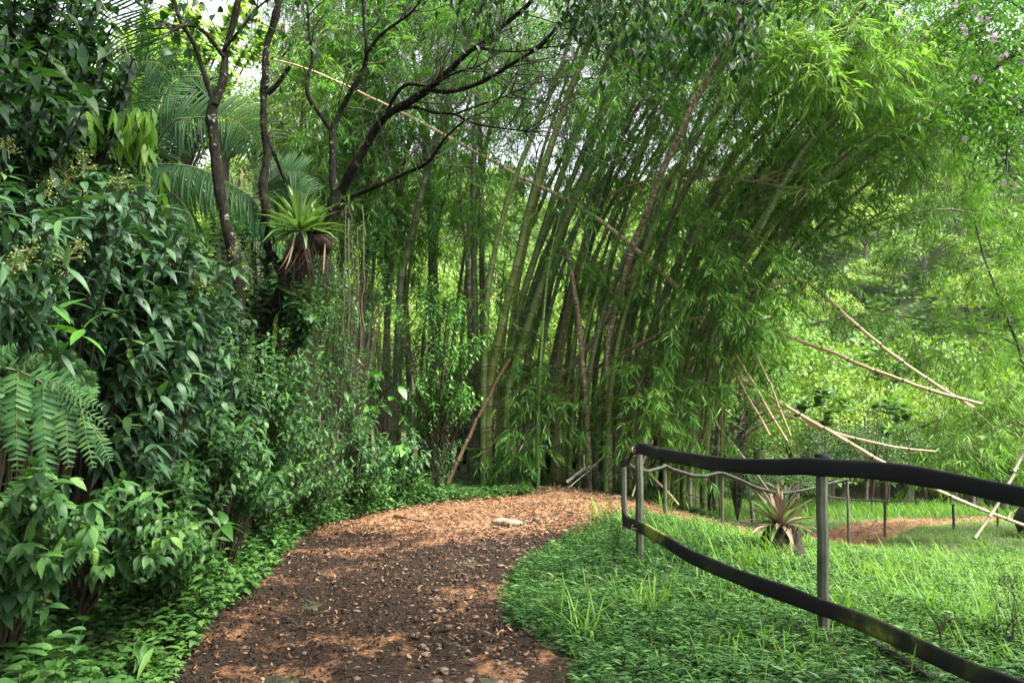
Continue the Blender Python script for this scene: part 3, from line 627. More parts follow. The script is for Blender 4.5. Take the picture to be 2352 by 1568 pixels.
# --- fill inside the clump
lab_l = 'dark upright cane standing inside the left half of the clump'
lab_c = 'shaded cane standing inside the middle of the clump behind the front fan'
lab_r = 'slanting cane inside the right fan, partly hidden by leaves'
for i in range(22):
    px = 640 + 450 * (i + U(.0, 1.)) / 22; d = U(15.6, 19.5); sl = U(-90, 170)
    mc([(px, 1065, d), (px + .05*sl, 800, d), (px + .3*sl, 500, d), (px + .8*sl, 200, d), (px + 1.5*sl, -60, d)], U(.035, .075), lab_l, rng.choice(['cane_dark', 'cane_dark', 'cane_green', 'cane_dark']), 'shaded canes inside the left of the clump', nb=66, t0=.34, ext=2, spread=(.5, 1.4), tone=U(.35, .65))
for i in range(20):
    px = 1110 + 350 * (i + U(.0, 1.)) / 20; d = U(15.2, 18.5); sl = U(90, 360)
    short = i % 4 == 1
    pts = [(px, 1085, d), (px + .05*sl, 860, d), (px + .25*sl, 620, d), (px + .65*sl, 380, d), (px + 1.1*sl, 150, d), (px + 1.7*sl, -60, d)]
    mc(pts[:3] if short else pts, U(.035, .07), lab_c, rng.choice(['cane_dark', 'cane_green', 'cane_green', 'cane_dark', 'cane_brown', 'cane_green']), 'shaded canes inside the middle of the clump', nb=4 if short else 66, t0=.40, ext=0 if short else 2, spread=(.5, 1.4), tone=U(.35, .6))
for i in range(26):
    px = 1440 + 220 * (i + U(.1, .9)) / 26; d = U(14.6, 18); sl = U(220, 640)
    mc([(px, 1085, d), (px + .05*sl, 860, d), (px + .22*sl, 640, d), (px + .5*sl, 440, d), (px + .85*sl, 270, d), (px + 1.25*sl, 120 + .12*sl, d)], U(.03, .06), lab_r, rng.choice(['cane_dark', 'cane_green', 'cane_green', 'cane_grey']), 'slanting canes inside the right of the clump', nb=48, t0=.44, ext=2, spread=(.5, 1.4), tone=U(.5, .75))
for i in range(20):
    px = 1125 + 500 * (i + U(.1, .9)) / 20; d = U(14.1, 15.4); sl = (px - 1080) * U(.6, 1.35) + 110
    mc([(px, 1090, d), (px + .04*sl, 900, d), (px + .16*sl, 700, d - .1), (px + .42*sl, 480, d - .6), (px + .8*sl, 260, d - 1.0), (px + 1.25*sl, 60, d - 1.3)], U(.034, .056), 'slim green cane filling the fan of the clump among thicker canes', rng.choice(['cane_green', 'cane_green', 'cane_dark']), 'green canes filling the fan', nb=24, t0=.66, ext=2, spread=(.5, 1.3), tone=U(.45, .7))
# --- second clump at the right edge
G2 = 'canes of the bright bamboo at the right edge'
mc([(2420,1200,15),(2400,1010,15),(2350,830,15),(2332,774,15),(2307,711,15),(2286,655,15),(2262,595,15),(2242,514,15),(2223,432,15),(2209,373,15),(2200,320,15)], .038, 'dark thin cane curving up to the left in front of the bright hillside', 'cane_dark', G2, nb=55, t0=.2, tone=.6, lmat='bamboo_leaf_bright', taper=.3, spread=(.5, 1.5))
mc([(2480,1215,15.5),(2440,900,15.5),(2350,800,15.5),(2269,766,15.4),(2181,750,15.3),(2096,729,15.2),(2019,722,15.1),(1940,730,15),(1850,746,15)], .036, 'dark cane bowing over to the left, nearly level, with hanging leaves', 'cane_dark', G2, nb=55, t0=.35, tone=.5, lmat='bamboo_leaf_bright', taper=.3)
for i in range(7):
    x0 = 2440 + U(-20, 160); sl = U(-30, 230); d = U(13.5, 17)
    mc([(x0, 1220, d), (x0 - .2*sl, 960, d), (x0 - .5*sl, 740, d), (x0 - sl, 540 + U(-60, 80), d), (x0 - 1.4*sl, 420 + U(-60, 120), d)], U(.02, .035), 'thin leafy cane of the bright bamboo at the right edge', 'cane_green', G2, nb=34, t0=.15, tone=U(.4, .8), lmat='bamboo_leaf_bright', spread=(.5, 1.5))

# --- hanging leafy side shoots in front
for b in [(1230,880,13.9,45,7,.5),(1200,960,13.8,50,8,.5),(1255,1000,13.8,50,8,.5),(1300,930,13.8,45,7,.5),(1180,1030,13.9,40,6,.48),(1130,1010,14,35,5,.45),(1090,760,14,30,4,.5),(1105,680,14,28,4,.55),(1290,860,14,40,6,.5),(1210,820,14,40,5,.5),
          (1500,830,13.6,55,10,.62),(1540,900,13.6,60,12,.64),(1585,960,13.6,55,10,.62),(1610,1020,13.6,45,8,.6),(1480,900,13.6,50,9,.62),(1460,800,13.6,50,8,.6),(1470,960,13.6,40,6,.58),(1560,760,13.7,55,8,.6),(1520,690,13.7,55,8,.58),
          (1560,450,13.4,55,9,.62),(1600,520,13.4,70,12,.62),(1650,600,13.4,70,12,.6),(1700,560,13.4,60,9,.6),(1650,650,13.5,60,9,.6),(1700,700,13.5,70,12,.62),(1620,660,13.5,50,7,.6),(1660,760,13.6,65,11,.6),(1600,720,13.6,55,9,.6),(1750,640,13.6,60,9,.6),(1720,760,13.6,65,11,.6),(1630,860,13.7,55,8,.58),(1690,840,13.7,50,8,.58),(1760,800,13.8,60,8,.6),
          (1070,300,13.8,55,9,.5),(1110,230,13.8,60,9,.52),(1060,400,14,50,7,.48),(1340,480,13.9,50,8,.5),(1420,300,13.5,55,8,.52),(1350,250,13.5,50,7,.5),(1130,140,13.8,70,11,.55),(1000,150,14.5,70,11,.55),(930,110,14.5,70,11,.6),(880,170,14.5,60,9,.6),(960,220,14.5,60,8,.55),(760,180,14.5,70,11,.65),(700,90,15,80,12,.68),(800,80,15,80,12,.65),(720,300,15,70,10,.6),(690,400,15,60,8,.6),(820,320,15,60,9,.55),(660,250,15.5,70,12,.62),(740,60,15.5,80,14,.66),(860,40,15.5,90,15,.6),(980,50,15.2,90,15,.58),(1060,80,15,80,13,.56),(840,240,16,70,12,.58),(780,260,16,70,12,.6),(760,400,16,60,10,.58),(850,420,16.5,60,10,.52),(1000,280,15.6,60,10,.52),(680,160,15.5,70,12,.66),(1200,80,15,80,12,.55),(1280,160,15.2,60,8,.5),(1000,440,16,60,9,.45),(880,560,16,50,7,.42),(940,600,16,50,7,.4),(920,360,15,60,9,.5),(900,450,15,55,8,.48),(960,500,15,50,7,.45),
          (1500,250,12.8,60,10,.6),(1450,180,12.8,60,10,.6),(1600,330,13,50,5,.62),(1700,250,12.6,75,14,.66),(1760,170,12.3,85,18,.72),(1840,90,12,100,26,.8),(1930,60,12,100,26,.82),(1900,150,12,90,20,.78),(2000,120,12.4,90,20,.78),(2060,60,12.6,90,18,.75),(1760,60,12.2,80,16,.75),(1980,210,13,85,15,.7),(2080,190,13.2,90,16,.7),(2130,270,13.4,80,13,.68),(2040,300,13.6,80,13,.65),(2100,380,13.6,80,13,.68),(2010,410,13.8,70,11,.64),(1840,470,14,70,11,.6),(1930,470,14,65,10,.62),(1800,560,14,70,11,.6),(1880,600,14,60,9,.6),(2150,160,14,80,12,.7),(2190,330,14.2,60,8,.72)]:
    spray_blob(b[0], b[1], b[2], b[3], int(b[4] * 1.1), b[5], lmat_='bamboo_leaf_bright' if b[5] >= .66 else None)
R_ = np.random.default_rng(11)
for px, py in ((1180,150),(1240,220),(1270,110),(1200,260),(1150,60),(1300,180)): spray_blob(px, py, 15.8, 75, 12, .52, L=(.4, .9))
for i in range(46):
    px, py = R_.uniform(640, 1120), R_.uniform(420, 860); spray_blob(px, py, R_.uniform(14.6, 16.5), R_.uniform(40, 60), int(R_.uniform(5, 9)), float(np.clip(.38 + R_.normal(0, .12), 0, 1)), L=(.3, .7))
for i in range(40):
    px, py = R_.uniform(1120, 1760), R_.uniform(480, 900); spray_blob(px, py, R_.uniform(14.9, 16.5) if px < 1420 else R_.uniform(13.6, 16), R_.uniform(40, 60), int(R_.uniform(4, 8)), float(np.clip(.5 + R_.normal(0, .12), 0, 1)), L=(.3, .7))
for i in range(112):
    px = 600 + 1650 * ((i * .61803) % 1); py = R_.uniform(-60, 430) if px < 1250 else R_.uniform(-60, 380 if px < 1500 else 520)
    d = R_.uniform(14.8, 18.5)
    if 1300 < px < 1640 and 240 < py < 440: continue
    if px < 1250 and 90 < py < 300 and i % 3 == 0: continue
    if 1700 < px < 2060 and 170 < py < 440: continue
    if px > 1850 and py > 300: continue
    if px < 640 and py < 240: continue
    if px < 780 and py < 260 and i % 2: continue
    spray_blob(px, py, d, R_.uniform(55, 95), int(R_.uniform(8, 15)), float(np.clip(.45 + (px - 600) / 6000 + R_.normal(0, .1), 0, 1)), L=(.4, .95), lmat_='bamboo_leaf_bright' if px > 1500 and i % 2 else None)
for b in [(2170,420,14.6,60,9,.7),(2100,560,15,80,10,.65),(2200,600,15,80,11,.7),(2300,480,14.6,80,12,.75),(2330,620,14.5,70,11,.7),(2260,820,14.3,80,12,.65),(2330,900,14,80,14,.62),(2200,900,14.2,70,9,.62),(2280,980,13.8,75,13,.65),(2200,1040,13.6,60,10,.68),(2160,1000,13.8,50,7,.65),(2330,1040,13.6,50,8,.6),(2150,800,15,70,9,.6),(2080,800,15,60,8,.6)]:
    spray_blob(b[0], b[1], b[2], b[3], int(b[4] * 1.3), b[5])
finish_culms()

# --- dead canes
GD = 'dead yellow canes fallen out of the clump'
def dead(pts, r0, label, mat='cane_dead', taper=.5, twigs=0, group=GD, inter=.42):
    P = np.array([Q(*p) for p in pts]); L = np.linalg.norm(np.diff(P, axis=0), axis=1).sum()
    ni = max(4, int(L / inter)); C0 = resample(P, ni * 6 + 1)
    u = (np.arange(ni)[:, None] + np.array([0, .05, .5, .95])[None]).ravel(); u = np.r_[u, ni]
    C = np.stack([np.interp(u / ni, np.linspace(0, 1, len(C0)), C0[:, k]) for k in range(3)], 1)
    C = C + np.cumsum(N(.006, C.shape), 0) * np.sin(np.pi * u / ni)[:, None]
    R = .70 * r0 * (1 - (1 - taper) * u / ni) * np.where(np.arange(len(u)) % 4 == 0, 1.15, 1)
    root = thing('dead_bamboo_cane', label, 'dead bamboo', C[0], group)
    g = Geo(); tubes(g, C, R, 8, v=u + .02, r=U(0, 1), cap=True); part(g, 'cane', M[mat], root)
    if twigs:
        g = Geo(); t = U(.35, 1, twigs); o = np.stack([np.interp(t, np.linspace(0, 1, len(C)), C[:, k]) for k in range(3)], 1)
        d = nrm(rdir(twigs, -.7, .8)) ; l = U(.2, .9, twigs)
        s = np.linspace(0, 1, 5)[None, :, None]
        PT = o[:, None] + d[:, None] * l[:, None, None] * s + N(.02, (twigs, 5, 3)); PT[:, 0] = o
        if twigs > 20: tubes(g, PT, np.linspace(.006, .002, 5)[None] * np.ones((twigs, 1)), 3); part(g, 'branchwork', M['straw_twig'], root)
        else:
            for q in PT: g = Geo(); tubes(g, q, np.linspace(.006, .002, 5), 3); part(g, 'side_branch', M['straw_twig'], root)
    return root
M['straw_twig'] = rough_mat('straw_twig', [(.3, (.22,.16,.09)), (.7, (.40,.32,.20))], 8)
dead([(1600,700,14.1),(1565,669,14.1),(1502,609,14.1),(1449,564,14.1),(1379,508,14.1),(1280,450,14.1),(1178,397,14.1),(1108,357,14.1),(1041,320,14.1),(967,281,14.1),(879,236,14.1),(781,190,14.1),(660,145,14.1),(520,119,14.1)], .068, 'very long yellow dead cane slanting across the clump from upper left', taper=.25, twigs=8)
dead([(1340,490,14.4),(1379,461,14.3),(1431,432,14.2),(1484,415,14),(1571,403,13.7),(1615,401,13.5),(1667,404,13.3),(1720,415,13.2),(1780,424,13.1),(1864,437,13)], .042, 'brown dead cane arching level to the right with bare twigs at its tip', 'cane_orange', .2, 60)
dead([(1766,657,14),(1808,646,13.9),(1843,640,13.8),(1868,659,13.8),(1914,697,13.7),(1973,748,13.6),(2030,792,13.6),(2103,845,13.5),(2160,887,13.5),(2237,936,13.4)], .047, 'sharply bent dead cane, upper of the two long ones before the hillside', taper=.75, twigs=5)
dead([(1720,664,13.9),(1787,674,13.8),(1857,686,13.7)], .036, 'short dead stub jutting right just below the sharp bend of another', 'cane_orange', .6, 12)
dead([(1770,752,14),(1836,783,13.9),(1889,801,13.8),(1956,827,13.7),(2019,852,13.6),(2089,878,13.5),(2160,899,13.4),(2255,928,13.3)], .052, 'pale dead cane, lower of the two long ones meeting at right before the hillside', taper=.75, twigs=3)
dead([(1630,832,14.2),(1657,845,14.1),(1731,887,14),(1787,922,13.9),(1868,968,13.8),(1949,1017,13.6),(2037,1066,13.4),(2072,1084,13.3),(2212,1149,13),(2290,1181,12.8),(2380,1216,12.6)], .050, 'longest dead cane falling right to the meadow, passing behind the black rail', taper=.7, twigs=6)
dead([(1640,872,14.3),(1662,884,14.2),(1713,912,14.1),(1780,940,14),(1843,963,13.9),(1914,991,13.8),(1984,1010,13.7),(2072,1028,13.6),(2153,1037,13.5)], .042, 'dead cane that sags level to the right above the fence', taper=.55, twigs=4)
dead([(1672,815,13.9),(1682,838,13.8),(1717,901,13.7),(1769,1000,13.6)], .034, 'leftmost of three short dead canes hanging down side by side', taper=.8)
dead([(1690,815,13.8),(1710,849,13.7),(1738,894,13.6),(1766,943,13.5),(1808,1012,13.4)], .044, 'thick middle one of three short dead canes hanging down side by side', taper=.7)
dead([(1715,765,13.7),(1725,789,13.6),(1752,841,13.5),(1780,901,13.4),(1817,1001,13.3)], .028, 'thin steep dead cane, rightmost of three hanging down side by side', taper=.8)
dead([(1644,830,13.9),(1652,870,13.9),(1656,901,13.9),(1655,989,13.9),(1657,1056,13.9),(1657,1120,13.9)], .034, 'upright yellow dead cane standing just right of the leaf curtain', 'cane_orange', .9)
dead([(1590,880,14),(1618,919,13.9),(1657,982,13.8),(1717,1056,13.6),(1775,1140,13.4)], .036, 'brown dead cane leaning down behind the bromeliad', 'cane_brown', .8)
dead([(2390,980,13),(2352,1042,13),(2318,1108,12.9),(2290,1161,12.8),(2240,1236,12.7)], .044, 'grey dead cane leaning up to the right out of the meadow', 'cane_grey', .7)
dead([(1230,965,15.2),(1344,866,14.6),(1379,845,14.4),(1431,813,14.1),(1484,789,13.9),(1571,743,13.6),(1617,728,13.5)], .058, 'brown dead cane with a splintered end slanting up right in mid clump', 'cane_orange', .8)
dead([(1028,1112,13.9),(1048,1066,13.9),(1073,1007,14),(1097,947,14.1),(1136,873,14.3),(1171,824,14.5)], .048, 'orange dead cane leaning right at the left foot of the clump', 'cane_orange', .9)
dead([(1440,1020,14.2),(1452,1100,14)], .034, 'short dead stump of cane at the clump foot near the fence end', 'cane_orange', .9)
dead([(1300,1108,13.6),(1332,1090,13.7),(1372,1070,13.9)], .040, 'fallen piece of grey cane lying at the clump foot', 'cane_grey', .9)
dead([(1310,1118,13.4),(1345,1085,13.6),(1385,1050,13.8)], .016, 'thin grey stick propped at the clump foot', 'cane_grey', .7)
dead([(1440,1025,14),(1480,1075,13.8),(1530,1125,13.6),(1560,1160,13.4)], .030, 'pale dead cane slanting down to the right behind the fence end', 'cane_dead', .9)
dead([(1500,1010,14),(1478,1060,13.8),(1452,1140,13.5)], .026, 'pale dead cane slanting down to the left behind the fence end', 'cane_dead', .9)
# ------------------------------------------------------------------ shrubs: stems from one foot to many leafy tips
def shrub(name, label, cat, foot, tips, lmat, tm, Lr, Wr, group=None, per=12, seg=.5, droop=.7, tone=.5, pend=.3, whorl=2, out=None, stem_r=.012, extra=None, tvar=.16, smat='stem', upr=.45):
    foot = np.asarray(foot, float); n = len(tips)
    root = thing(name, label, cat, foot, group)
    GS, GL = Geo(), Geo()
    tips = np.asarray(tips, float); v = tips - foot
    s = np.linspace(0, 1, 9)[None, :, None]
    ctrl = foot + v * np.array([.35, .35, .75]) + N(.05, (n, 3))
    P = foot * (1 - s)**2 + 2 * s * (1 - s) * ctrl[:, None] + s * s * tips[:, None]
    P += np.sin(s * 7 + U(0, 6, (n, 1, 1))) * .012
    tubes(GS, P, stem_r * np.linspace(1, .25, 9)[None] * U(.7, 1.2, n)[:, None], 5)
    Ld = np.linalg.norm(np.diff(P, axis=1), axis=2).sum(1)
    nod = per // whorl
    f = np.clip(1 - (seg / np.maximum(Ld, .1))[:, None] * np.linspace(1, 0, nod)[None] * U(.8, 1.2, (n, 1)), .15, 1)
    idx = f * 8; i0 = np.minimum(idx.astype(int), 7); fr = (idx - i0)[..., None]
    ar = np.arange(n)[:, None]
    pos = P[ar, i0] * (1 - fr) + P[ar, i0 + 1] * fr
    tg = nrm(P[ar, i0 + 1] - P[ar, i0])
    a0 = U(0, 6.28, (n, 1)) + np.arange(nod)[None] * (np.pi / 2 if whorl == 2 else 2.4)
    tn0 = np.clip(tone + N(.10, (n, 1)) + .12 * (np.arange(nod) == nod - 1)[None], 0, 1)
    o2 = np.zeros(3) if out is None else np.asarray(out, float)
    for w in range(whorl):
        a = a0 + w * 2 * np.pi / whorl
        ref = nrm(np.cross(tg, np.array([.31, .52, .79]))); bi = np.cross(tg, ref)
        side = ref * np.cos(a)[..., None] + bi * np.sin(a)[..., None]
        d = side * .9 + tg * .5 + np.array([0, 0, -1.]) * pend + o2 + N(.12, side.shape)
        m = n * nod
        leaves(GL, pos.reshape(-1, 3), d.reshape(-1, 3), nrm(np.array([0, 0, 1.]) + rdir(m) * upr), U(*Lr, m), U(*Wr, m), tm, droop + N(.25, m), np.clip((tn0 + N(tvar, (n, nod))).ravel(), 0, 1))
    part(GS, 'stem', M[smat], root); part(GL, 'foliage', M[lmat], root)
    if extra: extra(root, tips)
    return root
def tips_px(cx, cy, d, rx, ry, n, dd=.5):
    out = []
    while len(out) < n:
        a, b = U(-1, 1), U(-1, 1)
        if a*a + b*b < 1: 
            p = Q(cx + a * rx, cy + b * ry, d + dd * U(-1, 1)); 
            if p[2] > HG(p[0], p[1]) + .05: out.append(p)
            elif b > .3: out.append(np.array([p[0], p[1], float(HG(p[0], p[1])) + U(.05, .3)]))
    return np.array(out)
def panicles(root, tips):
    k = tips[rng.permutation(len(tips))[:max(2, len(tips) // 8)]]
    for p in k:
        g = Geo()
        m = 26; o = p + np.array([0, 0, .02]); ax = nrm(np.array([N(.3), N(.3), 1.]))
        t = U(.1, 1, m); d = nrm(rdir(m, -.1, .8)); e = o + ax * .14 * t[:, None]; f = e + d * (.055 * (1.2 - t))[:, None]
        s = np.linspace(0, 1, 2)[None, :, None]
        tubes(g, e[:, None] * (1 - s) + f[:, None] * s, np.full((m, 2), .0012), 3)
        tubes(g, np.array([o, o + ax * .14])[None], np.full((1, 2), .002), 3)
        q = np.repeat(f, 3, 0); leaves(g, q + N(.008, q.shape), rdir(len(q)), rdir(len(q)), .011, .009, KITE, .2, U(0, 1, len(q)))
        part(g, 'flower_panicle', M['panicle'], root)

GB = 'leafy undergrowth bushes left of the path'
GM = 'broad leaved shrubs of the left bank'
mel = [  # cx, cy, d, rx, ry, tips, label
 (40,560,3.6,110,190,45,'blue green shrub with ribbed drooping leaves at the left picture edge, nearest of all'),
 (190,470,4.2,130,110,45,'blue green ribbed leaf shrub topping the bank with yellowish flower sprays'),
 (330,560,4.8,120,130,51,'blue green ribbed leaf shrub in the middle of the left bank, leaning over the path'),
 (430,640,5.6,120,110,51,'blue green ribbed leaf shrub at the right end of the bank before the mossy trunks'),
 (250,720,4.6,150,100,51,'darker ribbed leaf shrub under the leaning crowns of the left bank'),
 (380,800,5.3,140,110,48,'ribbed leaf shrub low on the bank right of the fern'),
 (90,760,3.9,110,110,33,'shaded ribbed leaf shrub directly above the fern fronds'),
 (330,980,5.0,140,110,42,'ribbed leaf shrub below and right of the fern fronds'),
 (500,930,6.4,110,130,42,'ribbed leaf shrub halfway along the left side of the path'),
 (110,1180,3.6,150,120,33,'mixed green bush below the fern at the left picture edge'),
 (40,1330,3.7,110,90,24,'green bush low at the left picture edge, nearly touching the verge plants'),
 (300,1200,4.4,130,100,30,'green bush just above the verge plants, left of the big leaf seedling'),
]
for cx, cy, d, rx, ry, n, lab in mel:
    b = Q(cx, 900, d + .7); fx = min(b[0], left_x(b[1]) - .55); k_ = .8 if d < 4.3 else 1.
    if cy > 1100: shrub('undergrowth_bush', lab, 'bush', gpt(fx - .15, d + .6), tips_px(cx, cy, d, rx, ry, int(n * 1.5), .5), 'mid_leaf', OVATE, (.055, .115), (.028, .052), GB, per=18, seg=.5, droop=.6, tone=.5, pend=.35, out=(.3, -.2, 0), tvar=.22)
    else: shrub('broadleaf_shrub', lab, 'shrub', gpt(fx - .15, d + .6), tips_px(cx, cy, d, rx, ry, int(n / k_), .55), 'mel', OVATE5, (.09 * k_, .19 * k_), (.030 * k_, .052 * k_), GM, per=18, seg=.62, droop=.6, tone=.36, pend=.42, out=(.50, -.15, 0), tvar=.22, extra=panicles if cy < 700 else None)
# young bright shoot near the edge
shrub('young_shoot', 'single fresh green shoot with four ribbed leaves among dark shrubs at left', 'plant', gpt(-2.6, 4.3), [Q(200,750,3.5), Q(120,700,3.5), Q(140,1240,3.5)], 'gloss_leaf', OVATE5, (.13, .18), (.045, .06), per=4, seg=.05, droop=.4, tone=.7, pend=.1)
# dark trees shading the upper left
GD_ = 'dark leaved trees over the left bank'
for cx, cy, d, rx, ry, n, lab in [
 (60,200,4.6,150,130,60,'dark heart leaved tree filling the top left corner'),
 (230,200,5.4,130,100,46,'dark heart leaved tree with bluish hanging leaves, right of the corner one'),
 (80,50,5.6,190,90,64,'dark small leaved tree along the top left frame edge'),
 (200,330,6.2,160,80,46,'dark leafy treelet behind the flowering top of the left bank'),
 (120,420,6.8,200,120,50,'deeply shaded treelet behind the left bank shrubs')]:
    b = Q(cx, 900, d + .8)
    shrub('understory_tree', lab, 'tree', gpt(b[0] - .4, d + .8), tips_px(cx, cy, d, rx, ry, n, .8), 'dark_leaf', HEART if cy != 60 else LANCE, (.09, .15), (.04, .065) if cy != 60 else (.03, .05), GD_, per=22, seg=.9, droop=.5, tone=.45, pend=.55, stem_r=.022, smat='dark_bark')
# hanging yellow green leaves
shrub('hanging_leaf_tree', 'small tree with limp yellow green young leaves hanging over the left bank', 'tree', gpt(-3.2, 6.6), np.vstack([tips_px(270,255,4.7,85,14,12,.15), tips_px(345,300,4.9,20,50,4,.15), tips_px(372,430,5.0,12,50,4,.15)]), 'lime_leaf', LANCE, (.11, .17), (.035, .05), per=6, seg=.25, droop=.2, tone=.25, pend=2.6, smat='dark_bark')
# bright yellow green tree seen behind, upper left
shrub('lime_tree', 'bright yellow green round leaved tree in the light behind the upper left trunks', 'tree', gpt(-6.8, 13.6), np.vstack([tips_px(390,90,12.5,120,120,50,1.), tips_px(340,170,12.5,80,60,26,1.), tips_px(480,120,13,90,120,34,1.), tips_px(430,250,13,110,70,30,1.), tips_px(560,60,13.5,60,80,14,1.)]), 'lime_leaf', HEART, (.11, .20), (.08, .14), per=16, seg=1.0, droop=.3, tone=.6, pend=.3, stem_r=.03, smat='dark_bark')
# mid green bushes of the left verge
GB = 'leafy undergrowth bushes left of the path'
und = [
 (640,830,7.6,100,90,34,'mid_leaf',LANCE,(.06,.10),(.022,.034),'small leaved bush at the foot of the gnarled tree'),
 (720,900,8.6,90,110,40,'mid_leaf',LANCE,(.045,.08),(.018,.028),'twiggy fine leaved bush right of the gnarled tree foot'),
 (610,960,7.2,100,100,38,'mid_leaf',OVATE,(.06,.10),(.03,.045),'bush with rounded leaves halfway along the left verge'),
 (700,1040,8.0,90,80,38,'cover',OVATE,(.05,.08),(.025,.035),'bright climber covered bush where the verge narrows'),
 (560,1090,6.4,110,70,34,'mid_leaf',OVATE,(.06,.10),(.03,.045),'dark bush above the big leaved seedling'),
 (430,1120,5.6,110,80,30,'mid_leaf',OVATE,(.07,.11),(.03,.045),'shaded bush left of the big leaved seedling'),
 (810,880,10.2,80,110,40,'mid_leaf',LANCE,(.05,.09),(.02,.03),'shaded bush behind the hanging vines'),
 (830,1020,10.4,90,80,40,'mid_leaf',OVATE,(.06,.11),(.03,.05),'bush of oval leaves at the outer side of the bend'),
 (920,1050,11.4,70,70,34,'mid_leaf',OVATE,(.07,.13),(.035,.055),'broad leaved bush at the left foot of the bamboo'),
 (1005,1030,12.2,55,75,36,'mid_leaf',KITE,(.035,.06),(.015,.024),'fine leaved bush hugging the leaning orange cane'),
 (640,1120,7.4,80,60,28,'cover',OVATE,(.05,.08),(.025,.04),'low bright bush at the verge before the bend'),
 (760,1100,9.0,80,60,32,'cover',LANCE,(.05,.08),(.018,.028),'grassy bush overhanging the outer edge of the bend'),
 (860,1095,10.6,70,40,26,'cover',LANCE,(.05,.08),(.018,.028),'low bush on the bend, left of the bamboo foot'),
 (1370,1060,13.4,50,45,22,'mid_leaf',KITE,(.035,.06),(.015,.024),'small fine leaved bush at the foot of the mottled cane'),
 (760,760,9.8,70,90,34,'mid_leaf',KITE,(.05,.09),(.02,.03),'bluish fine leaved bush behind the root mass'),
 (500,760,7.4,90,80,30,'dark_leaf',OVATE,(.08,.13),(.035,.05),'dark bush around the foot of the forked tree'),
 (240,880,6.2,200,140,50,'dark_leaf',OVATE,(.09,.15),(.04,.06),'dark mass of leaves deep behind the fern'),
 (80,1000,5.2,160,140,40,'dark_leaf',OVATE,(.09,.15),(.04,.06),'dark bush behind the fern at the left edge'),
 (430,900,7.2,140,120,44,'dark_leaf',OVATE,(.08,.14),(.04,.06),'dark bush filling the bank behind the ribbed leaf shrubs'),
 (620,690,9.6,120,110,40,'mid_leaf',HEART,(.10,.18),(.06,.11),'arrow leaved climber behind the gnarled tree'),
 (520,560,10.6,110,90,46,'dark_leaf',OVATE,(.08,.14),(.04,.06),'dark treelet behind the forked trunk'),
 (700,640,11.2,110,110,50,'mid_leaf',OVATE,(.07,.12),(.035,.055),'leafy treelet filling the shade behind the bromeliad'),
 (820,620,12.0,90,120,50,'mid_leaf',LANCE,(.06,.10),(.022,.034),'fine leaved treelet right of the root mass'),
 (560,840,6.9,100,90,44,'mid_leaf',LANCE,(.055,.10),(.022,.036),'bush with narrow leaves before the foot of the forked tree'),
 (660,930,7.6,90,90,44,'mid_leaf',OVATE,(.05,.085),(.026,.04),'round leaved bush spilling down to the narrowing verge'),
 (500,1010,6.0,100,80,40,'mid_leaf',OVATE,(.06,.10),(.03,.045),'bush with oval leaves beneath the last ribbed leaf shrub'),
 (740,1000,8.8,80,90,44,'mid_leaf',KITE,(.045,.075),(.018,.028),'fine textured bush overhanging the verge near the bend'),
 (400,1230,5.0,100,60,30,'cover',OVATE,(.06,.10),(.03,.05),'low bush at the verge left of the big leaved seedling'),
 (880,760,14.2,80,140,50,'dark_leaf',LANCE,(.06,.10),(.02,.035),'dark bush between the canes at the left of the clump'),
 (980,900,14.6,80,150,50,'dark_leaf',LANCE,(.06,.10),(.02,.035),'dark bush behind the glossy sapling'),
]
for cx, cy, d, rx, ry, n, mt, tm, Lr, Wr, lab in und:
    b = Q(cx, 1000, d + .4); fx = b[0] if d > 9.3 else min(b[0], left_x(b[1]) - .3)
    shrub('undergrowth_bush', lab, 'bush', gpt(fx, d + .4), tips_px(cx, cy, d, rx, ry, n, .45), mt, tm, Lr, Wr, GB, per=20, seg=.55, droop=.5, tone=.42, pend=.25, whorl=2, stem_r=.008)
# glossy sapling
sap = np.vstack([tips_px(1020,690,12.2,60,80,26,.4), tips_px(1060,790,12,60,40,18,.3), tips_px(990,860,12.2,70,60,24,.4), tips_px(1040,900,12,70,40,26,.3), tips_px(950,940,12.3,40,40,14,.3), tips_px(900,720,12.6,30,30,6,.3)])
shrub('glossy_sapling', 'glossy light green sapling in tiers before the left of the bamboo clump', 'tree', gpt(-1.25, 12.9), sap, 'gloss_leaf', LANCE, (.07, .12), (.028, .042), per=20, seg=.6, droop=.55, tone=.5, pend=.25, out=(.15, -.1, 0), stem_r=.014)
# big-leaf seedling and heart-leaved vine
shrub('big_leaf_seedling', 'seedling with five large ribbed leaves at the left verge of the path', 'plant', gpt(-2.32, 6.0), [Q(512,1205,5.9)], 'gloss_leaf', OVATE, (.17, .25), (.07, .09), per=5, whorl=5, seg=.02, droop=.7, tone=.25, pend=.25, stem_r=.006)
shrub('palmate_seedling', 'small plant with a star of pointed leaves at the outer side of the bend', 'plant', gpt(-2.3, 11.2), [Q(885,1040,10.9)], 'mid_leaf', LANCE, (.16, .22), (.05, .06), per=6, whorl=6, seg=.02, droop=.6, tone=.3, pend=.15, stem_r=.006)
shrub('heart_leaf_vine', 'vine of large heart shaped leaves climbing at the left of the bamboo clump', 'vine', gpt(-2.4, 11.5), tips_px(860,960,11.2,90,110,16,.3), 'gloss_leaf', HEART, (.13, .2), (.09, .14), per=6, seg=.5, droop=.4, tone=.3, pend=.8, stem_r=.006)
shrub('sword_leaf_plant', 'low plant with long strap leaves among the verge plants', 'plant', gpt(-2.55, 4.75), [Q(330,1475,4.55), Q(350,1490,4.5)], 'cover', LANCE, (.16, .24), (.03, .04), per=6, seg=.05, droop=1., tone=.6, pend=.1, stem_r=.005)

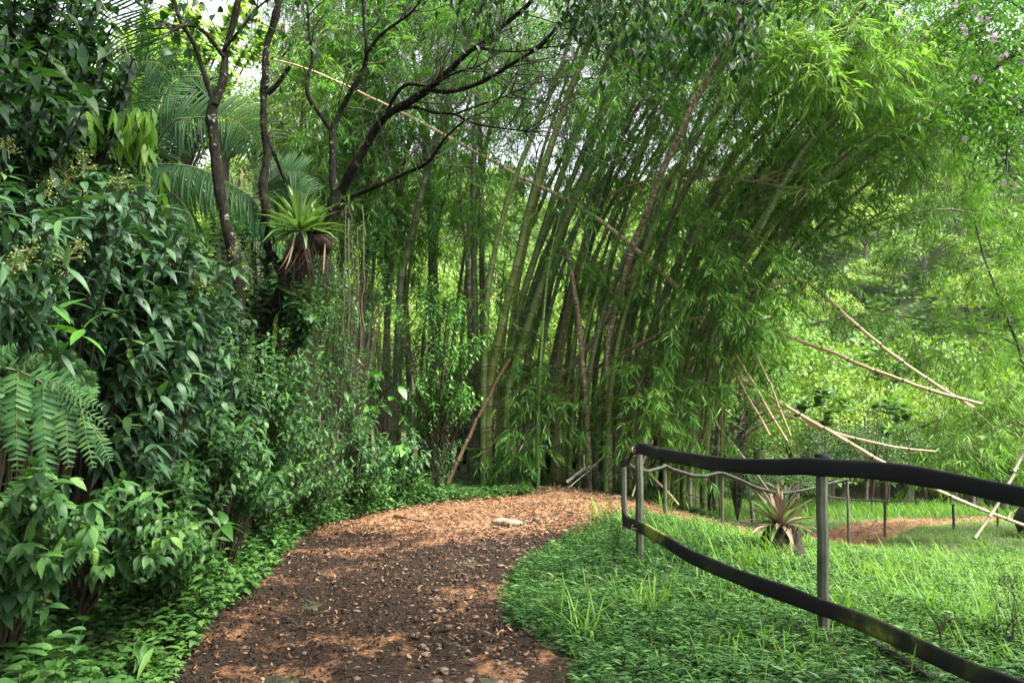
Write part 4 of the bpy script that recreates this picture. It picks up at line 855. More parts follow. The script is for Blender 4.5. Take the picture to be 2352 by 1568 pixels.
# ------------------------------------------------------------------ fern
def pinna(GL, GR, p0, d, L, n, wL, up, droop=.5, tm=SERR):
    t = np.linspace(.03, 1, n); k = droop
    nrmv = nrm(np.asarray(up, float)); d = nrm(np.asarray(d, float))
    C = p0 + d * (L * np.sin(k * t) / k)[:, None] - nrmv * (L * (1 - np.cos(k * t)) / k)[:, None]
    tg = nrm(np.gradient(C, axis=0)); sd = nrm(np.cross(tg, nrmv))
    ln = wL * np.sin(np.pi * np.clip(.18 + .82 * (1 - t), 0, 1) * .62) 
    for s in (-1, 1):
        leaves(GL, C, sd * s * 1. + tg * U(.2, .5, (n, 1)) + rdir(n) * .14 + np.array([0, 0, -.12]), np.cross(sd, tg) + N(.25, (n, 3)), ln * U(.85, 1.08, n), ln * .32, tm, .4 + N(.2, n), np.clip(np.full(n, U(.3, .7)) + N(.2, n), 0, 1))
    tubes(GR, np.vstack([p0[None], C]), np.linspace(.003, .0008, n + 1), 4)
b0 = gpt(-2.75, 3.55)
root = thing('fern', 'bright fern with hanging toothed fronds at the left picture edge', 'fern', b0)
A = [b0, b0 + np.array([.05, -.1, .7]), Q(-140, 830, 3.2), Q(-40, 840, 3.15), Q(60, 905, 3.1), Q(150, 960, 3.1), Q(215, 1035, 3.1)]
def dirpx(p, q, d=3.1): return Q(q[0], q[1], d) - Q(p[0], p[1], d)
g = Geo(); tubes(g, resample(A[:3], 14), np.linspace(.009, .006, 14), 6); part(g, 'stipe', M['stem'], root)
GL, GR = Geo(), Geo()
rach = resample([Q(-60, 835, 3.15), Q(35, 850, 3.1), Q(100, 880, 3.1), Q(165, 925, 3.1), Q(240, 1010, 3.05)], 24); tubes(GR, rach, np.linspace(.005, .002, 24), 4)
for (a, b, wl) in [((-15,855),(-40,1080),.075),((40,855),(28,1075),.075),((98,880),(100,1105),.072),((150,915),(150,1070),.06),((190,955),(205,1075),.05),((215,985),(245,1065),.04),
                   ((60,862),(175,905),.05),((110,885),(225,945),.048),((150,915),(240,990),.042),((20,848),(90,830),.05),((-20,840),(40,800),.05)]:
    p0, p1 = Q(a[0], a[1], 3.1 + U(-.04, .04)), Q(b[0], b[1], 3.02); L = np.linalg.norm(p1 - p0)
    pinna(GL, GR, p0, p1 - p0 + np.array([0, 0, .03]), L, max(11, int(L / .0205)), wl, (.25, -1, .35), .3)
part(GL, 'frond', M['fern'], root); part(GR, 'rachis', M['twig'], root)
GL, GR = Geo(), Geo()
rach = resample([b0 + np.array([0, 0, .9]), Q(-60, 800, 3.5), Q(60, 800, 3.5), Q(140, 830, 3.45), Q(200, 880, 3.4)], 20); tubes(GR, rach, np.linspace(.006, .002, 20), 4)
for i in range(5, 20):
    for s in (-1, 1):
        d = np.array([.25, -.25, -.5 * s + .1 if s > 0 else .45]); pinna(GL, GR, rach[i], d, .20 * (1.25 - i / 22), 12, .045, (.2, -1, .5), .5)
part(GL, 'frond', M['fern'], root, label='shaded frond behind the bright ones'); part(GR, 'rachis', M['twig'], root)

# ------------------------------------------------------------------ palms
def palm_frond(root, pts, ln, hang, nl=46, w=.03, up=(0, 0, 1), asym=1., name='frond'):
    GL, GR = Geo(), Geo(); C = resample([Q(*p) for p in pts], 60)
    tubes(GR, C, np.linspace(.016, .004, 60), 5)
    t = np.linspace(.10, 1, nl); P = np.stack([np.interp(t, np.linspace(0, 1, 60), C[:, k]) for k in range(3)], 1)
    tg = nrm(np.gradient(P, axis=0)); sd = nrm(np.cross(tg, np.array(up, float)))
    prof = np.sin(np.pi * np.clip(.12 + .86 * t, 0, 1))**.6
    for s in (-1, 1):
        d = sd * s * (1 - .45 * hang) + tg * .42 + np.array([0, 0, 1.]) * (.28 - 1.0 * hang) + rdir(nl) * .07
        leaves(GL, P, d, np.array(up, float) + N(.12, (nl, 3)) + sd * s * .3 * hang, ln * (.6 + .4 * prof) * (asym if s > 0 else 1) * U(.9, 1.08, nl), w * (.7 + .4 * prof), STRIP, .55 + .3 * hang, np.clip(U(.2, .8, nl), 0, 1))
    a = part(GL, name, M['palm'], root); b = Geo(); b.v, b.q, b.uv, b.r, b.n = GR.v, GR.q, GR.uv, GR.r, GR.n
    rebase(b, root.location); o = b.build('rachis', M['twig'], a)
root = thing('feather_palm', 'palm with arching feathery fronds behind the left bank shrubs', 'palm', gpt(-5.2, 11.0))
tr = Geo(); k = gpt(-5.2, 11.0); top = Q(335, 380, 10.6)
tubes(tr, resample([k, k * .4 + top * .6 + np.array([.06, 0, 0]), top], 14), np.linspace(.075, .05, 14), 9); part(tr, 'trunk', M['bark'], root)
palm_frond(root, [(335,375,10.6),(390,285,10.2),(439,271,10),(492,270,9.9),(545,281,9.8),(590,330,9.7)], .62, .12, 54, .028, up=(.1, -1, .35))
palm_frond(root, [(335,378,10.6),(404,378,9.9),(457,388,9.7),(527,422,9.5),(580,457,9.4),(612,510,9.3)], .60, .85, 60, .030)
palm_frond(root, [(335,378,10.6),(352,415,10),(404,450,9.7),(440,500,9.5),(452,560,9.4)], .50, .7, 50, .026)
palm_frond(root, [(335,375,10.6),(370,230,11),(410,180,11.2),(460,176,11.3),(500,200,11.4)], .5, .2, 46, .026, up=(.1, -1, .4))
palm_frond(root, [(335,375,10.6),(400,400,11),(470,440,11.3),(540,470,11.4),(590,520,11.4)], .5, .3, 46, .026, up=(.1, -1, .4))
palm_frond(root, [(335,375,10.6),(300,230,10),(330,150,9.8),(370,150,9.6),(400,180,9.5)], .5, .25, 46, .024, up=(.1, -1, .3))
root = thing('feather_palm', 'lower fan of a young palm right of the slim trunk', 'palm', gpt(-3.9, 12.4))
tr = Geo(); k = gpt(-3.9, 12.4); top = Q(575, 455, 12.2); tubes(tr, resample([k, k * .5 + top * .5 + np.array([.05, 0, 0]), top], 10), np.linspace(.05, .035, 10), 8); part(tr, 'trunk', M['bark'], root)
palm_frond(root, [(575,455,12.2),(620,415,12.1),(655,395,12),(690,395,11.9)], .5, .1, 34, .026, up=(.1, -1, .3))
palm_frond(root, [(575,455,12.2),(625,440,12.1),(670,435,12),(705,450,11.9)], .45, .2, 34, .024, up=(.1, -1, .3))
palm_frond(root, [(575,455,12.2),(600,520,12.1),(640,560,12),(700,600,11.9)], .55, .5, 38, .026)
palm_frond(root, [(575,455,12.2),(680,520,12.4),(760,600,12.5),(800,680,12.5)], .5, .6, 38, .026)
# overhead palm fronds, top left
root = thing('overhead_palm', 'dark palm whose fronds hang in from the top left frame edge', 'palm', gpt(-5.0, 5.6))
tr = Geo(); k = gpt(-5.0, 5.6); top = Q(60, -330, 5.6); tubes(tr, resample([k, k * .5 + top * .5, top], 12), np.linspace(.09, .07, 12), 9); part(tr, 'trunk', M['bark'], root)
palm_frond(root, [(60,-330,7.0),(150,-160,6.7),(220,-20,6.5),(262,60,6.4),(300,140,6.3)], .50, .1, 60, .016, up=(.2, -.9, -.4))
palm_frond(root, [(60,-330,7.0),(80,-150,6.6),(110,-40,6.4),(150,60,6.3),(180,110,6.2)], .42, .25, 56, .016, up=(.2, -.9, -.4))


# ------------------------------------------------------------------ trees with limbs drawn from the photograph
def limb(root, pts, r0, r1, mat='bark', name='limb', sides=9, lump=.12, parent=None):
    P = np.array([p if not isinstance(p, tuple) else Q(*p) for p in pts]); L = np.linalg.norm(np.diff(P, axis=0), axis=1).sum()
    n = max(8, int(L / .07)); C = resample(P, n); s = np.linspace(0, 1, n)
    C = C + np.stack([noise(s * L * 3 + U(0, 60), s * 0 + U(0, 60), 1.), noise(s * L * 3 + U(0, 60), s * 0 + U(0, 60), 1.), 0 * s], 1) * .5 * r0 * np.minimum(s * 6, 1)[:, None]
    R = (r0 * (1 - s) + r1 * s) * (1 + 1.2 * lump * noise(s * L * 4 + U(0, 60), s * 0, 1.) + N(lump * .5, n))
    g = Geo(); tubes(g, C, np.maximum(R, .002), sides, v=s * L * 3, cap=True)
    o = part(g, name, M[mat], root) if parent is None else None
    return C
def twigs(GS, C, n, L, r, depth=2, up=.25, t0=.3, dirb=(0, 0, 0)):
    """recursive crooked twigs off a limb; returns twig tips"""
    tips = []
    for _ in range(n):
        i = int(len(C) * U(t0, .98)); p = C[i]; tg = nrm(C[min(i + 1, len(C) - 1)] - C[i - 1])
        d = nrm(tg * .7 + rdir(1)[0] * .8 + np.array([0, 0, up]) + np.array(dirb)); l = L * U(.5, 1.2); k = 8
        Pk = [p]
        for j in range(k):
            d = nrm(d + N(.16, 3) + np.array([0, 0, .03])); Pk.append(Pk[-1] + d * l / k)
        Pk = np.array(Pk); tubes(GS, Pk, np.linspace(r, r * .3, k + 1), 5)
        if depth > 1: tips += twigs(GS, Pk, 3, L * .55, r * .5, depth - 1, up, .25, dirb)
        else: tips.append(Pk[-1]); tips.append(Pk[k // 2])
    return tips
def tip_leaves(GL, tips, per, tm, Lr, Wr, pend=.6, spread=.12, tone=.5, droop=.4):
    T = np.repeat(np.array(tips), per, 0); n = len(T)
    leaves(GL, T + N(spread, T.shape), rdir(n, -.6, .4) + np.array([0, 0, -pend]), nrm(np.array([0, 0, 1.]) + rdir(n) * .7), U(*Lr, n), U(*Wr, n), tm, droop + N(.2, n), np.clip(tone + N(.2, n), 0, 1))

# forked tree
k = gpt(*Q(545, 800, 9.0)[:2]); root = thing('forked_tree', 'mossy forked tree with white lichen on its trunk, left of the slim one', 'tree', k)
limb(root, [k - np.array([0, 0, .1]), (548,725,9.), (541,620,9.), (530,545,9), (517,492,9), (499,404,9), (492,316,9), (491,232,9)], .095, .054, name='trunk')
a = limb(root, [(491,240,9),(471,176,9),(447,105,9),(415,53,8.9),(397,0,8.9),(380,-80,8.9)], .036, .022)
b = limb(root, [(492,240,9),(510,176,9.05),(520,105,9.1),(534,53,9.1),(548,0,9.1),(570,-120,9.1)], .050, .034)
c = limb(root, [(513,130,9.05),(470,75,8.9),(430,58,8.7),(370,85,8.5),(320,105,8.4),(270,115,8.2)], .026, .010, lump=.05)
e = limb(root, [(420,58,8.9),(360,65,8.6),(300,62,8.4)], .018, .007, lump=.05)
f = limb(root, [(515,110,9.05),(560,60,9),(590,20,9),(640,-20,9)], .02, .01, lump=.05)
gs, gl = Geo(), Geo(); tp = []
for C_ in (a, b, c, e, f): tp += twigs(gs, C_, 5, .9, .008, 2, .1)
tip_leaves(gl, tp, 3, HEART, (.07, .13), (.05, .09), .8, .14, .4)
part(gs, 'branchwork', M['dark_bark'], root); part(gl, 'foliage', M['dark_leaf'], root)
# slim tree
k = gpt(*Q(640, 800, 9.5)[:2]); root = thing('slim_tree', 'slim crooked mossy tree just left of the large bromeliad', 'tree', k)
s_ = limb(root, [k - np.array([0, 0, .1]), (650,700,9.5), (643,616,9.45), (626,585,9.4), (606,532,9.35), (605,492,9.3), (605,422,9.3), (612,316,9.3), (608,229,9.3), (605,158,9.3), (612,88,9.3), (633,18,9.3), (645,-60,9.3)], .066, .038, name='trunk', lump=.16)
limb(root, [(613,215,9.3),(640,185,9.25),(664,151,9.2)], .035, .026, name='limb')
h = limb(root, [(618,330,9.3),(640,380,9.5),(655,425,9.6)], .022, .016, name='limb')
gs, gl = Geo(), Geo(); tp = twigs(gs, s_, 9, .8, .006, 2, 0, .6); tip_leaves(gl, tp, 2, LANCE, (.06, .11), (.02, .035), .8, .12, .4)
part(gs, 'branchwork', M['dark_bark'], root); part(gl, 'foliage', M['dark_leaf'], root)
# gnarled tree
k = gpt(*Q(600, 820, 9.6)[:2]); root = thing('gnarled_tree', 'gnarled dark tree with bare branches sweeping right across the bamboo', 'tree', k)
limb(root, [k - np.array([0, 0, .1]), (608,760,9.6), (633,690,9.55), (654,620,9.5), (690,575,9.5), (738,535,9.5), (764,492,9.5), (768,440,9.5)], .10, .085, name='trunk', lump=.2)
big = limb(root, [(766,450,9.5),(781,446,9.5),(816,373,9.4),(851,313,9.3),(886,267,9.2),(929,239,9.1),(978,207,9),(1027,165,8.9),(1073,123,8.8),(1111,95,8.7),(1168,46,8.6),(1203,18,8.5),(1240,-20,8.4)], .062, .02)
up_ = limb(root, [(768,440,9.5),(765,422,9.5),(763,352,9.55),(763,299,9.6),(781,253,9.6),(816,190,9.5),(837,148,9.5),(844,105,9.4),(834,46,9.4),(834,-20,9.4)], .05, .015)
lf = limb(root, [(763,305,9.6),(738,264,9.6),(710,221,9.6),(707,176,9.6),(717,130,9.6),(710,70,9.6),(706,20,9.6),(700,-30,9.6)], .030, .012, lump=.08)
up2 = limb(root, [(844,120,9.4),(879,77,9.3),(939,32,9.2),(965,0,9.1),(990,-40,9)], .022, .010, lump=.08)
b2 = limb(root, [(929,239,9.1),(978,207,9),(1027,211,8.9),(1083,197,8.8),(1147,165,8.7),(1203,130,8.6),(1245,102,8.5),(1280,60,8.4),(1308,28,8.3),(1330,-10,8.3)], .034, .012, lump=.08)
b3 = limb(root, [(886,275,9.2),(904,225,9.1),(932,193,9),(985,196,8.95),(1040,170,8.8),(1097,150,8.7)], .026, .012, lump=.08)
b4 = limb(root, [(895,260,9.2),(950,246,9.1),(999,258,9),(1045,262,8.9),(1080,281,8.8),(1133,292,8.7),(1220,301,8.6),(1250,300,8.6)], .022, .006, lump=.08)
b5 = limb(root, [(1045,262,8.9),(1097,243,8.8),(1150,225,8.7),(1200,200,8.6)], .014, .005, lump=.08)
b6 = limb(root, [(775,470,9.5),(816,446,9.4),(869,425,9.3),(929,397,9.2),(971,380,9.1),(999,352,9),(1027,316,8.9),(1062,278,8.8)], .036, .013, lump=.1)
b7 = limb(root, [(1090,110,8.75),(1180,118,8.6),(1260,108,8.5),(1330,100,8.4),(1380,108,8.3)], .014, .005, lump=.08)
gs, gl = Geo(), Geo(); tp = []
for C_, n in ((big, 18), (up_, 10), (lf, 7), (up2, 9), (b2, 18), (b3, 9), (b4, 12), (b5, 7), (b6, 6), (b7, 8)):
    q = twigs(gs, C_, n, .85, .0095, 2, .12, .35, (.25, -.1, 0)); tp += q[:len(q) // 5]
tip_leaves(gl, tp, 2, LANCE, (.06, .10), (.022, .036), .6, .12, .5)
part(gs, 'branchwork', M['dark_bark'], root); part(gl, 'foliage', M['dark_leaf'], root)

# overhanging canopy branch at the top: trunk stands out of frame on the left of the viewer
k = gpt(-3.4, -1.5); root = thing('overhanging_tree', 'tree reaching over the path whose dark leaves hang in along the top edge', 'tree', k)
limb(root, [k - np.array([0, 0, .1]), k + np.array([.1, .3, 2.6]), k + np.array([.5, 1.2, 5.2])], .17, .12, name='trunk')
t1 = k + np.array([.5, 1.2, 5.2])
l1 = limb(root, [t1, np.array([-1.2, 2.4, 6.0]), np.array([.4, 5.2, 6.2]), Q(1340, -150, 7.4), Q(1500, -40, 7.4), Q(1640, 0, 7.4), Q(1760, 10, 7.4)], .09, .012)
l2 = limb(root, [t1, np.array([-1.8, 2.8, 6.3]), np.array([-.6, 5.6, 6.5]), Q(1040, -90, 7.6), Q(1150, -30, 7.6), Q(1230, -10, 7.6)], .07, .012)
l3 = limb(root, [t1, np.array([-3.3, 2.0, 6.2]), np.array([-3.2, 4.5, 6.2]), Q(200, -320, 5.6), Q(330, -200, 6.5)], .07, .02)
l4 = limb(root, [t1, np.array([-2.6, 1.2, 6.6]), np.array([-1.6, 3.0, 7.2]), np.array([-.2, 3.8, 7.3])], .07, .02)
# crown bulk: unseen, added above the viewer to shade path and left bank
gs, gl = Geo(), Geo(); tp = []
RC = np.random.default_rng(5); cr = []
for i in range(90):
    c = np.array([RC.uniform(-5.2, 3.4), RC.uniform(-3, 5.2), RC.uniform(6.1, 8.2)])
    cr.append(c); L_ = np.vstack([l1[:60], l2[:60], l3, l4]); a = L_[np.linalg.norm(L_ - c, axis=1).argmin()]
    tubes(gs, resample([a, (a + c) / 2 + [0, 0, .15], c], 8), np.linspace(.018, .006, 8), 5)
T_ = np.repeat(np.array(cr), 55, 0); T_ = T_ + RC.normal(0, .42, T_.shape) * np.array([1, 1, .6])
tip_leaves(gl, list(T_), 2, OVATE, (.11, .19), (.06, .09), .4, .08, .4)
for C_, n, dz, t0_ in ((l1, 9, -.5, .72), (l1, 10, -.1, .2), (l2, 5, -.35, .75), (l2, 8, 0, .25), (l3, 14, 0, .25), (l4, 14, 0, .25)): tp += twigs(gs, C_, n, .75, .007, 2, .0, t0_, (.1, 0, dz))
tip_leaves(gl, tp, 5, OVATE, (.07, .12), (.032, .05), 1.0, .16, .4)
for px, py, d, n, r in [(1400,30,7.2,42,60),(1470,60,7.2,40,55),(1500,120,7.2,26,40),(1430,110,7.3,26,50),(1600,15,7.2,26,40),(1680,40,7.2,46,55),(1700,110,7.2,36,45),(1650,90,7.2,22,40),(1720,160,7.2,14,25),(1330,20,7.4,26,50),(1130,5,7.6,20,50),(1050,5,7.6,18,50),(1750,20,7.2,16,40),(1560,0,7.2,20,60)]:
    c = Q(px, py, d); T = c + N(r / FP * d * .7, (n, 3)); j = np.array([np.linalg.norm(np.vstack([l1, l2]) - q, axis=1).argmin() for q in T]); A = np.vstack([l1, l2])[j]
    s = np.linspace(0, 1, 5)[None, :, None]; k_ = rng.permutation(n)[:n // 4]
    tubes(gs, A[k_][:, None] * (1 - s) + T[k_][:, None] * s + np.array([.1, 0, .15]) * s * (1 - s) * 4, np.linspace(.005, .0015, 5)[None] * np.ones((len(k_), 1)), 4)
    tip_leaves(gl, list(T), 2, OVATE, (.08, .13), (.032, .05), 1.1, .07, .4)
part(gs, 'branchwork', M['dark_bark'], root); part(gl, 'foliage', M['dark_leaf'], root)

# unseen second tree, added out of frame on the right to shade the foreground
k = gpt(6.6, .6); root = thing('shade_tree', 'unseen broad tree added right of the viewer, out of frame, to shade the path edge', 'tree', k)
limb(root, [k - np.array([0, 0, .1]), k + np.array([-.1, .1, 2.5]), k + np.array([-.3, .5, 5.2])], .18, .11, name='trunk'); t1 = k + np.array([-.3, .5, 5.2])
ll = [limb(root, [t1, t1 + np.array([math.cos(a) * 1.4, math.sin(a) * 1.4, 1.]), t1 + np.array([math.cos(a) * 3., math.sin(a) * 3., 1.5])], .06, .015) for a in (0, 1.1, 2.2, 3.2, 4.2, 5.2)]
gs, gl = Geo(), Geo(); cr = []
for i in range(56):
    c = np.array([RC.uniform(2.9, 9.6), RC.uniform(-2.2, 4.6), RC.uniform(5.6, 8.)]); cr.append(c); L_ = np.vstack(ll); a = L_[np.linalg.norm(L_ - c, axis=1).argmin()]
    tubes(gs, resample([a, (a + c) / 2 + [0, 0, .15], c], 8), np.linspace(.018, .006, 8), 5)
T_ = np.repeat(np.array(cr), 50, 0); T_ = T_ + RC.normal(0, .42, T_.shape) * np.array([1, 1, .6])
tip_leaves(gl, list(T_), 2, OVATE, (.11, .19), (.06, .09), .4, .08, .4)
part(gs, 'branchwork', M['dark_bark'], root); part(gl, 'foliage', M['dark_leaf'], root)

# pink flowering tree, upper right
k = gpt(5.9, 7.2); root = thing('flowering_tree', 'small leaved tree with pale pink flowers reaching in at the upper right', 'tree', k)
limb(root, [k - np.array([0, 0, .1]), k + np.array([-.05, .1, 2.2]), Q(2440, 330, 7.4), Q(2420, 80, 7.4), Q(2400, -120, 7.4)], .085, .05, 'dark_bark', 'trunk')
tt_ = [limb(root, p, .024, .006, 'dark_bark', lump=.05) for p in (
   [(2430,200,7.4),(2352,226,7.2),(2300,232,7.1),(2240,255,7),(2200,285,6.9)],
   [(2425,100,7.4),(2330,5,7.3),(2290,10,7.2),(2262,50,7.1),(2250,100,7)],
   [(2440,330,7.4),(2390,240,7.2),(2340,260,7.1),(2318,330,7),(2310,400,6.9)],
   [(2425,60,7.4),(2350,-20,7.3),(2260,-30,7.2),(2190,0,7.1)],
   [(2430,150,7.4),(2360,120,7.2),(2290,150,7.1),(2230,190,7)])]
gs, gl, gp = Geo(), Geo(), Geo(); tp = []
for C_ in tt_: tp += twigs(gs, C_, 8, .42, .004, 2, -.05, .25, (-.2, 0, -.15))
for cx, cy, n, r in [(2270,130,30,60),(2310,60,26,45),(2240,60,16,40),(2230,240,26,40),(2290,260,26,45),(2330,200,20,35),(2320,330,30,35),(2300,390,22,30),(2345,390,12,20),(2205,300,12,25),(2190,30,12,25),(2340,100,16,30)]:
    T = Q(cx, cy, 7.1) + N(r / FP * 7.1 * .8, (n, 3)); tp += list(T)
    A = np.vstack(tt_); s = np.linspace(0, 1, 4)[None, :, None]; T2 = T[::2]; j = np.array([np.linalg.norm(A - q, axis=1).argmin() for q in T2])
    tubes(gs, A[j][:, None] * (1 - s) + T2[:, None] * s, np.linspace(.004, .0015, 4)[None] * np.ones((len(T2), 1)), 4)
tip_leaves(gl, tp, 9, LANCE, (.055, .085), (.016, .024), .35, .075, .8, .3)
part(gs, 'branchwork', M['dark_bark'], root); part(gl, 'foliage', M['gloss_leaf'], root)
for px, py in [(2212,62),(2218,75),(2240,22),(2250,40),(2268,45),(2278,82),(2285,92),(2312,125),(2300,133),(2340,110),(2348,140),(2255,185),(2238,178),(2300,160),(2216,318),(2306,420),(2195,12)]:
    gp = Geo(); c = Q(px, py, 6.95); ax = nrm(np.array([U(-.5, .5), -1, U(-.6, .2)])); q = nrm(np.cross(ax, [0, 0, 1.])); w = np.cross(ax, q)
    for i in range(5):
        a = i * 1.2566 + U(0, .5); leaves(gp, c[None], (q * math.cos(a) + w * math.sin(a)) + ax * .25, ax, .034, .03, OVATE, .3, U(0, 1))
    part(gp, 'flower', M['pink'], root)

# ------------------------------------------------------------------ bromeliads
def rosette(root, c, n, Lr, W, mat, el=(.1, 1.3), droop=.9, tm=STRIP, name='rosette', tone=.5, ax=(0, 0, 1)):
    g = Geo(); a = np.arange(n) * 2.39996 + U(0, 1); e = np.linspace(el[1], el[0], n) + N(.08, n)
    d = np.stack([np.cos(a) * np.cos(e), np.sin(a) * np.cos(e), np.sin(e)], 1) + (np.array(ax) - np.array([0, 0, 1.]))
    o = c + d * np.array([.06, .06, .03])
    leaves(g, o, d, np.array([0, 0, 1.]) + .001 * rdir(n) + np.where(e[:, None] > 1.2, 1, 0) * np.stack([-np.cos(a), -np.sin(a), 0 * a], 1), U(*Lr, n), W * U(.85, 1.15, n), tm, droop * (1.25 - e / 1.6) * U(.6, 1.2, n), np.clip(tone + N(.2, n), 0, 1))
    return part(g, name, M[mat], root)
def dead_straps(root, c, n, L, mat='dead_leaf', spread=.1, W=.03):
    g = Geo(); a = U(0, 6.28, n); d = np.stack([np.cos(a) * .35, np.sin(a) * .35, -np.ones(n)], 1)
    leaves(g, c + N(spread, (n, 3)) * np.array([1, 1, .3]), d, np.stack([np.cos(a), np.sin(a), .2 * np.ones(n)], 1), U(*L, n), W * U(.5, 1.1, n), STRIP, -U(.1, .7, n), U(0, 1, n))
    return part(g, 'dead_leaf', M[mat], root)
c = Q(690, 540, 9.25); root = thing('bromeliad', 'large green bromeliad perched on the gnarled tree over its root mass', 'bromeliad', c)
rosette(root, c + np.array([0, 0, .05]), 46, (.38, .64), .062, 'brom', (-.15, 1.45), .75)
rosette(root, c + np.array([.16, .1, .05]), 18, (.30, .45), .055, 'brom', (.2, 1.4), .5)
dead_straps(root, c + np.array([.05, -.10, -.08]), 22, (.25, .6), spread=.13)
g = Geo(); blob(g, c + np.array([.03, .05, -.13]), (.17, .16, .15), 5, .5); blob(g, c + np.array([.20, .08, -.08]), (.19, .15, .13), 8, .5); blob(g, c + np.array([.0, .05, -.34]), (.09, .09, .2), 9, .5)
m = 150; p0 = c + np.stack([U(-.2, .38, m), U(-.15, .15, m), U(-.35, -.1, m)], 1); l = U(.15, .6, m); s = np.linspace(0, 1, 5)[None, :, None]
tubes(g, p0[:, None] - np.array([0, 0, 1.]) * l[:, None, None] * s + N(.012, (m, 5, 3)), np.linspace(.004, .0015, 5)[None] * np.ones((m, 1)), 3)
part(g, 'root_mass', M['root'], root)
for px, py, d, s_, lab in [(560,405,9.6,.14,'small epiphyte with stubby brown leaves between the two mossy trunks'),(877,408,9.28,.09,'small bright bromeliad sitting on the mossy low branch'),(800,470,9.45,.16,'tuft of pale epiphyte leaves right of the gnarled trunk'),(623,300,9.28,.09,'tiny green epiphyte on the slim trunk'),(650,55,9.28,.09,'ball of dead epiphyte high on the slim trunk')]:
    c = Q(px, py, d); root = thing('epiphyte', lab, 'epiphyte', c, 'small epiphytes on trunks and branches')
    rosette(root, c, 16, (s_ * .7, s_ * 1.2), s_ * .16, 'brom' if 'bright' in lab or 'green' in lab or 'pale' in lab else 'dead_leaf', (-.3, 1.3), .8)
    dead_straps(root, c, 9, (s_ * .8, s_ * 1.8), W=.014, spread=s_ * .2)
# lianas and hanging roots
for i, (px, y0, y1) in enumerate([(775,520,800),(790,470,830),(800,500,780),(812,540,850),(825,520,900),(835,470,760)]):
    g = Geo(); P = [Q(px + U(-4, 4) + 2.5 * math.sin(j * .9 + i), y0 + (y1 - y0) * j / 8, 9.7 + .1 * i) for j in range(9)]
    r = thing('hanging_vine', 'thin brown vine hanging straight down right of the bromeliad root mass', 'vine', P[0], 'vines hanging right of the root mass')
    tubes(g, resample(P, 30), np.full(30, .004 + .0025 * (i % 3)), 5); part(g, 'strand', M['stem'], r)
# meadow bromeliad on a stump
sc = gpt(*Q(1795, 1215, 9.0)[:2])
g = Geo(); blob(g, sc + np.array([0, .02, .14]), (.23, .20, .27), 21, .4); blob(g, sc + np.array([.1, -.03, .05]), (.16, .16, .18), 22, .3); blob(g, sc + np.array([-.1, -.03, .03]), (.15, .15, .15), 24, .3)
root = thing('tree_stump', 'dark rotten stump in the meadow carrying a bromeliad', 'stump', sc); part(g, 'stump_wood', M['root'], root)
c = sc + np.array([0, 0, .36]); root = thing('bromeliad', 'half dead bromeliad with brown and green strap leaves on the meadow stump', 'bromeliad', c)
rosette(root, c, 34, (.30, .50), .05, 'dead_leaf', (.0, 1.45), .45, name='dead_leaf')
rosette(root, c + np.array([0, 0, .02]), 13, (.30, .46), .055, 'brom', (0, 1.3), .6)
dead_straps(root, c + np.array([0, -.14, .0]), 12, (.25, .36), W=.05, spread=.07)
# ------------------------------------------------------------------ rubber strap fence
M['rubber'] = rough_mat('black_rubber', [(.3, (.005,.005,.006)), (.50, (.008,.008,.009)), (.57, (.014,.016,.010)), (.63, (.04,.055,.012)), (.69, (.14,.17,.03))], 1.3, .75, .3, 6, (1, 1, 1), .16)
M['post'] = rough_mat('weathered_post', [(.3, (.018,.022,.013)), (.48, (.045,.052,.032)), (.62, (.075,.078,.055)), (.74, (.17,.17,.14))], 9, .9, .5, 6, (1, 1, .35))
M['strap_grey'] = rough_mat('grey_strap', [(.3, (.014,.017,.014)), (.6, (.032,.038,.028)), (.75, (.07,.08,.055))], 5, .8, .2)
n0 = gpt(*Q(1883, 1400, 5.05)[:2])
fence = thing('strap_fence', 'fence of weathered posts joined by thick sagging black rubber straps', 'fence', n0)
def post(x, y, top, w, lean=(0, 0), mat='post', rot=.6):
    g = Geo(); z0 = float(HG(x, y)) - .2
    zs = np.linspace(z0, top, 9); th = np.linspace(0, 2*np.pi, 8, endpoint=False) + rot + np.pi / 8
    rr = np.where(np.arange(8) % 2, .93, 1.0) * w
    s = np.abs(np.cos(2 * (th - rot)))  # squarish section with chamfered corners
    rr = w * (1 + .12 * np.cos(4 * (th - rot)))
    ring = np.stack([np.cos(th) * rr, np.sin(th) * rr], 1)
    V = np.array([[x + a + lean[0] * (z - z0) + .003 * math.sin(z * 13), y + b + lean[1] * (z - z0), z] for z in zs for a, b in ring])
    F = [(i * 8 + j, i * 8 + (j + 1) % 8, (i + 1) * 8 + (j + 1) % 8, (i + 1) * 8 + j) for i in range(8) for j in range(8)]
    g.add(V, F); T = np.vstack([[[x + lean[0] * (top - z0), y + lean[1] * (top - z0), top + .006]], V[-8:]]); g.add(T, [(0, 1 + j, 1 + (j + 1) % 8) for j in range(8)])
    return part(g, 'post', M[mat], fence, smooth=False)
def px_post(px, ptop, d, w, **k):
    p = Q(px, ptop, d); return post(p[0], p[1], p[2], w, **k)
px_post(1884, 1052, 5.05, .036, lean=(.008, 0)); px_post(1468, 1024, 7.45, .038); px_post(1436, 1056, 8.7, .034, lean=(-.02, 0))
px_post(1527, 1066, 11.9, .030); px_post(1657, 1084, 12.4, .024, lean=(.015, 0)); px_post(1947, 1098, 13.2, .022)
px_post(2031, 1148, 15.2, .024, lean=(.02, 0)); px_post(2190, 1158, 17.0, .026); px_post(2291, 1152, 17.6, .024)
px_post(2790, 1180, 3.25, .042)
